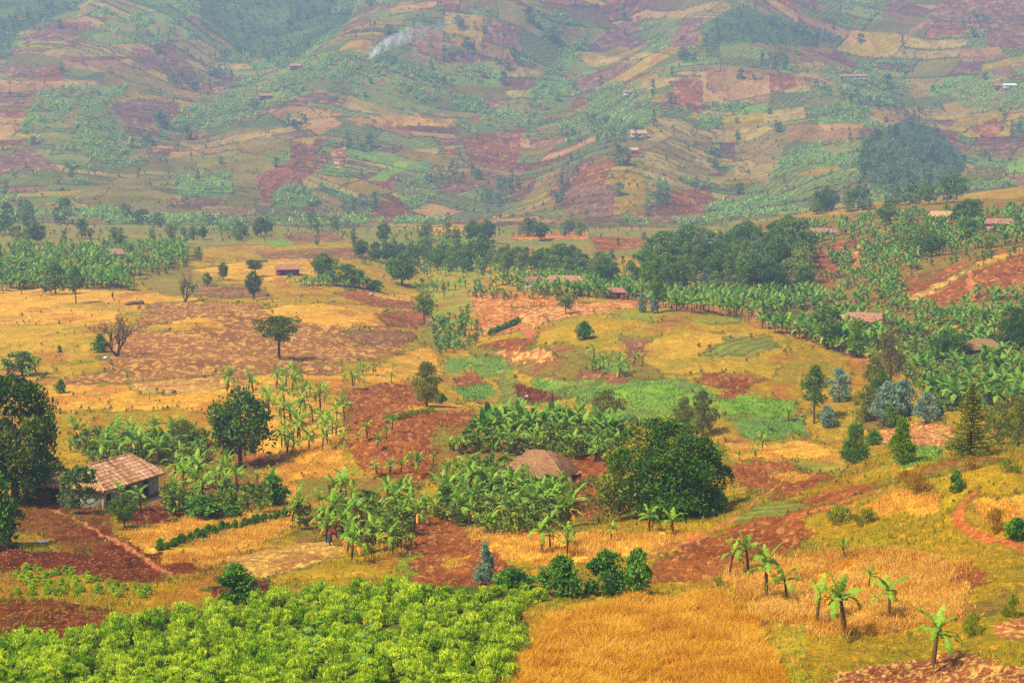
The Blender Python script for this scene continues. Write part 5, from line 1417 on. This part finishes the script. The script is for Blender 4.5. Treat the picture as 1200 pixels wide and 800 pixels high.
# clods on the dug plots
def clod_protos():
    out = []
    for i in range(4):
        rr = RS(700 + i); mb = MB(); d = np.array([(1, 0, 0), (0, 1, 0), (-1, 0, 0), (0, -1, 0), (0, 0, .8), (.7, .7, .3), (-.7, .7, .3), (-.7, -.7, .3), (.7, -.7, .3)], float) * (.7 + .6 * rr.rand(9, 1))
        mb.add(d, None, [(0, 5, 4), (5, 1, 4), (1, 6, 4), (6, 2, 4), (2, 7, 4), (7, 3, 4), (3, 8, 4), (8, 0, 4)], .5); out.append(mb)
    return out
jc = np.nonzero((clod & (Y > 70) & (np.abs(X / Y) < .37)).ravel())[0]
k = r.choice(jc, 9000, replace=True)
P = np.stack([X.ravel()[k] + r.normal(size=9000) * .15, Y.ravel()[k] + r.normal(size=9000) * .2, Z.ravel()[k]], 1); P[:, 2] = hgt(P[:, 0], P[:, 1])
tag(obj('soil_clod', scatter_mesh('soil_clod', clod_protos(), P, r.rand(9000) * 6.28, r.uniform(.03, .15, 9000) * np.clip(P[:, 1] / 170, .6, 1.3), ['soil_lump'], r, .35)), 'clods of dry earth lying over the dug red plots', 'clods', kind='stuff')
# ---------------------------------------------------------------- foreground bushes
r = RS(44); lb = TREES['leafy_bush']
poly = [(-40,762),(90,746),(150,731),(230,718),(290,711),(350,698),(480,690),(560,694),(632,695),(640,706),(612,716),(602,730),(622,746),(618,768),(594,780),(604,800),(568,814),(578,835),(545,850),(560,880),(-40,880)]
allb = pick(poly, 740, r, .6, tries=80); allb = allb[np.argsort(allb[:, 1])]
for g in allb[:296]:
    H, W, parts = lb[r.randint(3)]; s = r.uniform(.7, 1.2)
    root = tag(empty('leafy_bush', g, r.rand() * 6.28, (s * r.uniform(.9, 1.2), s * r.uniform(.9, 1.2), s * r.uniform(.55, .9))), 'bright green leafy bush in the dense plot at the bottom left', 'bush', 'bright green bushes filling the lower left plot')
    for pn, me in parts: obj(pn, me, root)
if len(allb) > 296:
    P = allb[296:]; pr_ = []
    for i in range(3):
        rr = RS(600 + i); mb, _ = crown(rr, dome, .04, 1.1, .68, 36, .18, 900, .23, .07, up=1.2, out=.6, jit=.5, hollow=.15); pr_.append(mb)
    tag(obj('leafy_bushes', scatter_mesh('leafy_bushes', pr_, P, r.rand(len(P)) * 6.28, r.uniform(.6, 1.0, len(P)), ['bright_leaf'], r)), 'bright green bushes at the far side of the lower left plot', 'bushes', kind='stuff')
for g in np.concatenate([pick([(5,683),(25,668),(70,665),(130,685),(172,693),(172,700),(120,700),(60,700),(20,696)], 46, r, .7, tries=40), ground([20, 160, 173, 61, 38, 66], [676, 690, 692, 694, 697, 674])]):
    H, W, parts = lb[r.randint(3)]; s = r.uniform(.42, .6)
    root = tag(empty('cabbage_plant', g, r.rand() * 6.28, (s, s, s * .8)), 'low green crop plant in the short rows on the red soil at the left', 'crop plant', 'low green crop plants at the left')
    for pn, me in parts: obj(pn, me, root)
hb = TREES['bush']
a = np.linspace(0, 1, 34)
hp = np.concatenate([ground(np.interp(a, [0, .35, 1], [185, 240, 346]) + r.normal(size=34) * 1.5, np.interp(a, [0, .35, 1], [645, 628, 601]) + r.normal(size=34))])
for g in hp:
    H, W, parts = hb[r.randint(3)]; s = r.uniform(.2, .38)
    root = tag(empty('hedge_shrub', g, r.rand() * 6.28, (s, s, s)), 'small shrub in the hedge row along the straw strip right of the farmhouse', 'shrub', 'shrubs in the hedge row along the straw strip')
    for pn, me in parts: obj(pn, me, root)
for g in ground(np.linspace(455, 508, 12), np.interp(np.linspace(455, 508, 12), [455, 508], [493, 482]) + r.normal(size=12) * .4):
    H, W, parts = TREES['weed_bush'][r.randint(2)]; s = r.uniform(.4, .6)
    root = tag(empty('hedge_shrub', g, r.rand() * 6.28, s), 'yellow-green tuft in the thin line across the red field', 'shrub', 'yellow-green tufts in a line across the red field')
    for pn, me in parts: obj(pn, me, root)
for g in ground(np.interp(np.linspace(0, 1, 12), [0, 1], [575, 607]), np.interp(np.linspace(0, 1, 12), [0, 1], [393, 379])):
    H, W, parts = hb[r.randint(3)]; s = r.uniform(.45, .7)
    root = tag(empty('hedge_shrub', g, r.rand() * 6.28, s), 'green shrub in the short diagonal hedge beside the pink soil', 'shrub', 'shrubs in the short diagonal hedge')
    for pn, me in parts: obj(pn, me, root)
def tall_weed(u, v, H, label, seed):
    r_ = RS(seed); sb = MB(); tube(sb, [(0, 0, -.1), (.02, 0, H * .5), (0, .03, H)], [.03, .022, .008], 6); lb_ = MB()
    for k in range(9):
        z = H * (.35 + .65 * k / 9); banana_leaf(lb_, r_, (0, 0, z), k * 2.4, .5, .75, .36, 1.2, 4, r_.rand() * .6, .1)
    fb = MB(); n = 24; cards(fb, np.tile([0, .03, H + .05], (n, 1)) + r_.normal(size=(n, 3)) * .03, sph(r_, n), .16, .06, r_, r_.rand(n))
    root = tag(empty('tall_weed', ground(u, v)[0], 0), label, 'weed')
    obj('stem', sb.mesh('stem', ['crop_leaf'], True), root); obj('leaves', lb_.mesh('leaves', ['crop_leaf']), root); obj('flower_head', fb.mesh('flower_head', ['cob_yellow']), root)
tall_weed(428, 806, 3.4, 'tall thin weed with big leaves rising from the bright green bushes', 3)
tall_weed(366, 790, 3.0, 'second thin tall weed among the bright green bushes, farther left', 4)

# ---------------------------------------------------------------- grasses
def blades(name, sel, n, h0, h1, wid, mat, label, seed, lean=.35, zc=.0, edge_spill=1.0):
    r = RS(seed)
    jj = np.nonzero(sel.ravel())[0]
    area = (np.gradient(Y, axis=0) * np.gradient(X, axis=1)).ravel()[jj]
    k = r.choice(jj, n, p=area / area.sum())
    x = X.ravel()[k]; y = Y.ravel()[k]; dx = np.gradient(X, axis=1).ravel()[k]; dy = np.gradient(Y, axis=0).ravel()[k]
    spill = (r.rand(n) < .16) * edge_spill; x = x + r.normal(size=n) * spill; y = y + r.normal(size=n) * spill * 1.6
    x = x + (r.rand(n) - .5) * dx * 1.3; y = y + (r.rand(n) - .5) * dy * 1.3
    dens = fbm(x / 1.7, y / 1.7, seed, 3)
    kk = dens > .30 + zc * r.rand(n); x, y, dens = x[kk], y[kk], dens[kk]; n = len(x)
    z = hgt(x, y)
    h = (h0 + (h1 - h0) * r.rand(n)) * np.where(spill[kk] > 0, .6, 1) * (.7 + .6 * dens); a = r.rand(n) * 6.283; l = lean * h * r.rand(n)
    w = wid * (.6 + .8 * r.rand(n)); b = r.rand(n) * 6.283
    B = np.stack([x, y, z - .03], 1); sd = np.stack([np.cos(b), np.sin(b), 0 * b], 1) * w[:, None] * .5
    M = B + np.stack([np.cos(a) * l * .35, np.sin(a) * l * .35, h * .62], 1); T = B + np.stack([np.cos(a) * l, np.sin(a) * l, h], 1)
    v = np.stack([B - sd, B + sd, M + sd * .9, M - sd * .9, T], 1).reshape(-1, 3)
    i = np.arange(n)[:, None] * 5
    q = i + np.array([[0, 1, 2, 3]]); t = i + np.array([[3, 2, 4]])
    tn = np.clip(np.repeat(.5 + (fbm(x / 2.2, y / 2.2, seed + 5, 3) - .5) * 1.6 + r.normal(size=n) * .22, 5), 0, 1)
    me = rawmesh(name, v, q, t, [mat], tn)
    return tag(obj(name, me), label, 'grass', kind='stuff')
inx = (np.abs(X / Y) < .37)
def C_(*n): return np.isin(cls, [KI[k] for k in n]) & inx & ~hillm
blades('wheat_grass', C_('wheat') & (Y < 118), 150000, .45, .75, .04, 'wheat_straw', 'ripe golden wheat filling the plot at the bottom', 1, 1.1)
blades('dry_grass', C_('straw2') & (Y < 135), 90000, .22, .55, .04, 'dry_straw', 'dry tan grass around the right banana plants', 2, .9, .25)
blades('straw_grass', C_('straw', 'drygold') & (Y < 175 + 40 * fbm(X / 6, Y / 6, 88, 2)), 90000, .15, .42, .045, 'dry_straw', 'straw-coloured grass on the pale plots', 3, .6, .2)
blades('olive_grass', C_('olive', 'olivegold', 'green', 'gold_olive', 'weedy') & (Y < 240), 120000, .12, .4, .05, 'olive_grass', 'short olive grass on the slopes and banks', 4, .8, .35)
blades('weed_grass', C_('olive', 'green', 'olivegold', 'green_dark', 'soil_rows', 'weedy') & (Y < 200) & (fbm(X / 5, Y / 5, 66, 3) > .52), 50000, .15, .45, .05, 'weed_leaf', 'green weeds scattered through the olive grass', 5, .8, .3)
blades('vegetable_crop', C_('crop', 'crop_bright', 'crop_teal', 'crop_lime') & (Y < 420) & (fbm(X / 4, Y / 6, 67, 3) > .46), 28000, .12, .34, .14, 'crop_leaf', 'green vegetable crops on the plots in the middle', 6, 1.0, .2)

# ---------------------------------------------------------------- buildings
g = lambda u, v: ground(u, v)[0]
c = np.array([ (113-600)/F*150, 150., 0]); d = np.array([(185-600)/F*159., 159., 0])
ax = math.atan2(d[1] - c[1], d[0] - c[0])
mid = (c + d) / 2; L = float(np.hypot(*(d - c)[:2])) - .8; W = 5.0
nrm = np.array([-math.sin(ax), math.cos(ax)]); ctr = mid[:2] + nrm * (W / 2 + .3)
zb = float(ground(160, 601)[0][2]); zb = -(579 - 183.2) / F * 150.3 - 2.35 + .1
house('farmhouse', 'old farmhouse with a barrel-tiled hip roof and pale plastered walls', 'house', (ctr[0], ctr[1], zb), ax, L, W, 2.45, 1.75, ['barrel_tile'], 'plaster', inset=1.7, tiled=True, ov=.5, door=L / 2 - 2.6, wins=[(-1.0, .9, .8), (-4.0, .8, .7)], base='footing', slab=(L / 2 - 4.6, L / 2 + .3, 1.5))
house('farm_annex', 'low brown-walled annex with a pale tiled roof under the large left tree', 'house', g(66, 586) + np.array([0, 0, .1]), math.radians(-14), 5.0, 3.8, 1.9, 1.1, ['pale_tile'], 'brown_wall', inset=1.2, tiled=True, ov=.4, door=.6, wins=[(-1.7, .6, .6)])
house('thatched_hut', 'mud hut with a large hipped brown thatched roof deep in the banana grove', 'hut', g(632, 566) + np.array([0, 1.5, -.45]), math.radians(-16), 5.4, 4.8, 1.6, 2.0, 'thatch', 'mud_wall', inset=2.9, ov=.8, door=.3, lumpy=.7, seed=4)
house('lean_to_shed', 'small thatched lean-to just below the large brown thatched roof', 'shed', g(633, 573), math.radians(20), 2.6, 2.0, 1.5, .7, 'thatch', 'mud_wall', inset=.6, ov=.35, lumpy=.2, seed=5, door=-.5)
house('terracotta_hut', 'small brick hut with a pink terracotta roof on the gold field', 'house', g(337, 322), math.radians(18), 6.2, 4.6, 1.9, 1.3, 'tile_red', 'brown_wall', inset=.1, ov=.4, door=-2.2)
house('central_house', 'long pinkish tiled house among bananas above the red plots', 'house', g(662, 338), math.radians(-10), 11., 5., 2.0, 1.5, 'tile_red', 'pink_wall', inset=2., ov=.5, door=-4., wins=[(1., .8, .8), (4., .8, .8)])
house('gabled_hut', 'small pale gabled hut left of the long pinkish house', 'hut', g(626, 338), math.radians(35), 5., 4., 2.0, 1.3, 'tile_brown', 'plaster', inset=.1, ov=.3, door=0.)
house('wall_hut', 'low pale hut half hidden by bananas right of the central house', 'hut', g(722, 350), math.radians(-5), 4.4, 3.4, 1.9, .9, 'tile_brown', 'mud_wall', inset=.8, ov=.3, door=.2)
house('ridge_house', 'brown-walled long house with a dull roof on the red bank of the ridge', 'house', g(962, 279), math.radians(-6), 9.5, 5., 2.2, 1.2, 'tile_brown', 'pink_wall', inset=.4, ov=.5, door=-2.6, wins=[(1.2, .8, .8)])
house('orange_roof_house', 'house with a long orange roof on the ridge crest', 'house', g(1110, 258), math.radians(-3), 11., 5.4, 1.5, 1.5, 'thatch_pale', 'mud_wall', inset=.6, ov=.5, door=0.)
house('grove_house', 'house with a pink roof between the round dark tree and the bananas', 'house', g(1013, 386), math.radians(-22), 7.5, 5., 2.1, 1.5, 'tile_red', 'pink_wall', inset=.5, ov=.4, door=1.)
house('bank_house', 'tan hut behind the round dark tree above the grassy bank', 'hut', g(990, 386), math.radians(10), 4.5, 4., 2.0, 1.2, 'thatch_pale', 'mud_wall', inset=.6, ov=.4, door=0.)
house('belt_house', 'dark-roofed mud hut inside the left banana belt', 'hut', g(138, 304), math.radians(12), 6., 4.6, 2., 1.5, 'tile_brown', 'mud_wall', inset=.6, ov=.4, door=0.)
house('edge_house', 'brown hut half hidden at the right end of the ridge bananas', 'hut', g(1172, 270), math.radians(-10), 8., 5., 2.2, 1.4, 'tile_brown', 'pink_wall', inset=.6, ov=.4, door=0.)
house('grove_hut', 'grey-brown hut in the right banana grove behind the dark rounded tree', 'hut', g(1150, 418), math.radians(8), 5., 4., 1.8, 1.5, 'thatch', 'mud_wall', inset=1., ov=.4, door=0., lumpy=.25, seed=9)
house('school_building', 'long hillside building with pale walls and a pink roof', 'building', g(998, 93), math.radians(-4), 22., 6., 2.4, 1.5, 'tile_red', 'white_wall', inset=.2, ov=.6, door=0., wins=[(-9., 1., 1.2), (-5., 1., 1.2), (4., 1., 1.2), (8., 1., 1.2)])
house('white_house', 'white hillside house with a bright metal roof at the far right', 'house', g(1183, 104), math.radians(4), 9., 6., 2.6, 1.2, 'white_sheet', 'white_wall', inset=.2, ov=.5, door=0.)
house('white_house_annex', 'brown-roofed annex left of the white hillside house', 'house', g(1171, 104), math.radians(4), 7., 5., 2.2, 1.2, 'tile_brown', 'mud_wall', inset=.2, ov=.4, door=0.)
house('hillside_house', 'hillside house with a tan roof above the large round dark tree', 'house', g(748, 161), math.radians(6), 10., 7., 2.6, 2.2, 'thatch_pale', 'white_wall', inset=.2, ov=.5, door=0.)
house('hillside_hut', 'small tan hut beside the large round dark hillside tree', 'hut', g(743, 180), math.radians(-10), 5., 4., 2.2, 1.6, 'thatch_pale', 'mud_wall', inset=.2, ov=.4, door=0.)
house('hillside_house', 'pale hillside house in the bananas above the large round dark tree', 'house', g(738, 112), math.radians(8), 9., 6., 2.4, 1.8, 'tile_red', 'white_wall', inset=.2, ov=.4, door=0.)
house('spur_house', 'reddish hut on the banana spur left of centre', 'hut', g(346, 146), math.radians(12), 7., 5., 2.4, 1.8, 'tile_red', 'mud_wall', inset=.3, ov=.4, door=0.)
house('spur_house', 'pink-roofed house high on the bright banana spur', 'house', g(311, 116), math.radians(4), 9., 5., 2.4, 1.6, 'tile_red', 'mud_wall', inset=.3, ov=.4, door=0.)
house('spur_house', 'pink-roofed house on the spur below the smoke', 'house', g(347, 81), math.radians(-6), 9., 5., 2.4, 1.6, 'tile_red', 'mud_wall', inset=.3, ov=.4, door=0.)

# ---------------------------------------------------------------- people and small things
person('person standing in a red top and dark skirt at the edge of the red plot', g(647, 470), 2.6, 6, 'red_cloth', 'violet_cloth', True, 1.0)
person('person in a pink top bending down on the red plot', g(616, 471), 1.2, 70, 'pink_cloth', 'violet_cloth', True, 1.0)
person('person in crimson top and blue skirt bending among banana stems', g(386, 638), 1.9, 75, 'crimson_cloth', 'blue_cloth', True, 1.0)
person('person in dark red clothes walking on the far gold field', g(132, 350), .5, 15, 'red_cloth', 'violet_cloth', False, 1.0)
mb = MB(); 
g0 = g(50, 636); rr = RS(3)
xs, ys = np.meshgrid(np.linspace(-.5, .5, 7), np.linspace(-.3, .3, 5), indexing='ij'); zz = .1 + .08 * rr.rand(7, 5)
i = np.arange(6)[:, None] * 5 + np.arange(4)[None]; mb.add(np.stack([xs, ys, zz], -1).reshape(-1, 3), np.stack([i, i + 5, i + 6, i + 1], -1).reshape(-1, 4)); mb.add(np.stack([xs, ys, zz - .04], -1).reshape(-1, 3), np.stack([i + 1, i + 6, i + 5, i], -1).reshape(-1, 4))
tag(obj('plastic_sheet', mb.mesh('plastic_sheet', ['white_sheet']), None, g0), 'white plastic sheet lying on the grass below the farm annex', 'sheet')
def boulder(u, v, s, label, seed, mat='stone', group=None):
    r_ = RS(seed); th = np.linspace(0, np.pi, 7); ph = np.arange(10) * .6283; mb = MB()
    d = np.stack([np.sin(th)[:, None] * np.cos(ph), np.sin(th)[:, None] * np.sin(ph), np.cos(th)[:, None] * np.ones(10)], -1)
    d = d * (.8 + .4 * r_.rand(7, 10, 1)); d[0] = d[0, 0]; d[-1] = d[-1, 0]
    i = np.arange(6)[:, None] * 10; j = np.arange(10)[None]; q = np.stack([i + j, i + 10 + j, i + 10 + (j + 1) % 10, i + (j + 1) % 10], -1).reshape(-1, 4)
    mb.add(d.reshape(-1, 3) * np.array([s, s * .8, s * .6]) + np.array([0, 0, s * .3]), q)
    return tag(obj('boulder', mb.mesh('boulder', [mat], True), None, g(u, v), r_.rand() * 6), label, 'boulder', group)
for k, (u, v, s) in enumerate([(148,357.5,.7),(152,357,.8),(156,356.5,1.0),(161,356.3,.9),(165,356,1.1)]): boulder(u, v, s, 'dark earth lump in the short line on the far gold field', 60 + k, 'stone', 'dark earth lumps on the far gold field')
boulder(203, 460, .55, 'small dark stump alone on the gold stubble', 71)
boulder(124, 420, .45, 'pale stone near the foot of the large leafless tree', 72, 'white_sheet')
boulder(435, 346, .8, 'pale grey stone block by the brown plot in the centre', 73, 'plaster')
sp = MB(); tube(sp, [(0, 0, -.2), (0, 0, 2.1)], [.07, .06], 6); tube(sp, [(.35, 0, -.2), (.35, 0, 1.2)], [.05, .05], 6)

# ---------------------------------------------------------------- smoke of a small fire, and the air of the valley
def volbox(name, lo, hi):
    mb = MB(); box(mb, lo[0], hi[0], lo[1], hi[1], lo[2], hi[2]); me = mb.mesh(name, []); return me
m, nt, N, Lk = newmat('haze_air')
pv = N.new('ShaderNodeVolumePrincipled'); pv.inputs['Color'].default_value = (.40, .60, 1.0, 1); pv.inputs['Density'].default_value = HAZE; pv.inputs['Anisotropy'].default_value = .1
o = N.new('ShaderNodeOutputMaterial'); Lk.new(pv.outputs[0], o.inputs['Volume'])
hz = obj('haze', volbox('haze', (-1420, -30, Z.min() - 1.0), (1420, 2075, Z.max() + 14))); hz.data.materials.append(m)
tag(hz, 'bluish haze thickening towards the far hillside', 'haze', kind='stuff')
m, nt, N, Lk = newmat('smoke_air')
tc = N.new('ShaderNodeTexCoord'); nz = N.new('ShaderNodeTexNoise'); nz.inputs['Scale'].default_value = .16; nz.inputs['Detail'].default_value = 5
Lk.new(tc.outputs['Object'], nz.inputs[0])
sx = N.new('ShaderNodeSeparateXYZ'); Lk.new(tc.outputs['Object'], sx.inputs[0])
def mth(op, a, b=None, clamp=False):
    q = N.new('ShaderNodeMath'); q.operation = op; q.use_clamp = clamp
    for i_, x_ in enumerate((a, b)):
        if x_ is None: continue
        if isinstance(x_, (int, float)): q.inputs[i_].default_value = x_
        else: Lk.new(x_, q.inputs[i_])
    return q.outputs[0]
xq = sx.outputs['X']; zq = sx.outputs['Z']; yq = sx.outputs['Y']
# plume: starts at the origin, climbs to the right, widens and thins
cz = mth('MULTIPLY', mth('POWER', mth('MAXIMUM', xq, 0.01), .6), 2.1)
wd = mth('ADD', mth('MULTIPLY', mth('MAXIMUM', xq, 0.), .15), 4.0)
dz = mth('DIVIDE', mth('SUBTRACT', zq, mth('ADD', cz, 2.0)), wd); dy = mth('DIVIDE', yq, wd)
fall = mth('SUBTRACT', 1.0, mth('ADD', mth('MULTIPLY', dz, dz), mth('MULTIPLY', dy, dy)), True)
xs_ = mth('MULTIPLY', mth('MAXIMUM', xq, 0.), .11)
along = mth('POWER', mth('DIVIDE', 1.0, mth('ADD', 1.0, mth('MULTIPLY', xs_, xs_))), 1.6)
start = mth('MULTIPLY', mth('ADD', xq, 3.0), .4, True)
nn = mth('MULTIPLY', mth('SUBTRACT', nz.outputs[0], .42), 4.5, True)
den = mth('MULTIPLY', mth('MULTIPLY', mth('MULTIPLY', fall, along), mth('MULTIPLY', nn, start)), SMOKE)
pv = N.new('ShaderNodeVolumePrincipled'); pv.inputs['Color'].default_value = (.97, .97, .98, 1); Lk.new(den, pv.inputs['Density'])
o = N.new('ShaderNodeOutputMaterial'); Lk.new(pv.outputs[0], o.inputs['Volume'])
sm = obj('smoke', volbox('smoke', (-4, -12, -2), (78, 12, 46)), None, g(436, 69)); sm.data.materials.append(m)
tag(sm, 'white smoke drifting right from a small fire on the hillside spur', 'smoke', kind='stuff')

# ---------------------------------------------------------------- light, sky, camera
w = bpy.data.worlds.new('World'); SC.world = w; w.use_nodes = True
nt = w.node_tree; bg = nt.nodes['Background']; sky = nt.nodes.new('ShaderNodeTexSky'); sky.sky_type = 'NISHITA'; sky.sun_disc = False
SEL, SAZ = math.radians(53), math.radians(-124)     # high sun behind thin cloud, from the left and a little behind the camera
sky.sun_elevation = SEL; sky.sun_rotation = SAZ; sky.air_density = 1.0; sky.dust_density = 6.0; sky.ozone_density = 1.0
nt.links.new(sky.outputs[0], bg.inputs[0]); bg.inputs[1].default_value = SKY
ld = bpy.data.lights.new('sun', 'SUN'); ld.energy = SUN; ld.angle = math.radians(4); ld.color = (1, .92, .79)
sun = bpy.data.objects.new('sun', ld); COL.objects.link(sun)
sd = Vector((math.sin(SAZ) * math.cos(SEL), math.cos(SAZ) * math.cos(SEL), math.sin(SEL)))
sun.rotation_euler = (-sd).to_track_quat('-Z', 'Y').to_euler()
cd = bpy.data.cameras.new('camera'); cam = bpy.data.objects.new('camera', cd); COL.objects.link(cam)
cd.sensor_width = 36; cd.lens = 36 * F / 1200; cd.clip_end = 6000; cd.clip_start = .5
cam.rotation_euler = (math.pi / 2 - PITCH, 0, 0); SC.camera = cam
vs = SC.view_settings; vs.view_transform = 'Standard'; vs.look = 'None'; vs.gamma = 1; vs.use_curve_mapping = False; vs.exposure = EXPO
SC.render.engine = 'CYCLES'
cy = SC.cycles; cy.max_bounces = 5; cy.diffuse_bounces = 2; cy.transmission_bounces = 4; cy.glossy_bounces = 2; cy.volume_bounces = 2; cy.use_denoising = False
try: cy.volume_step_rate = 2.0
except Exception: pass
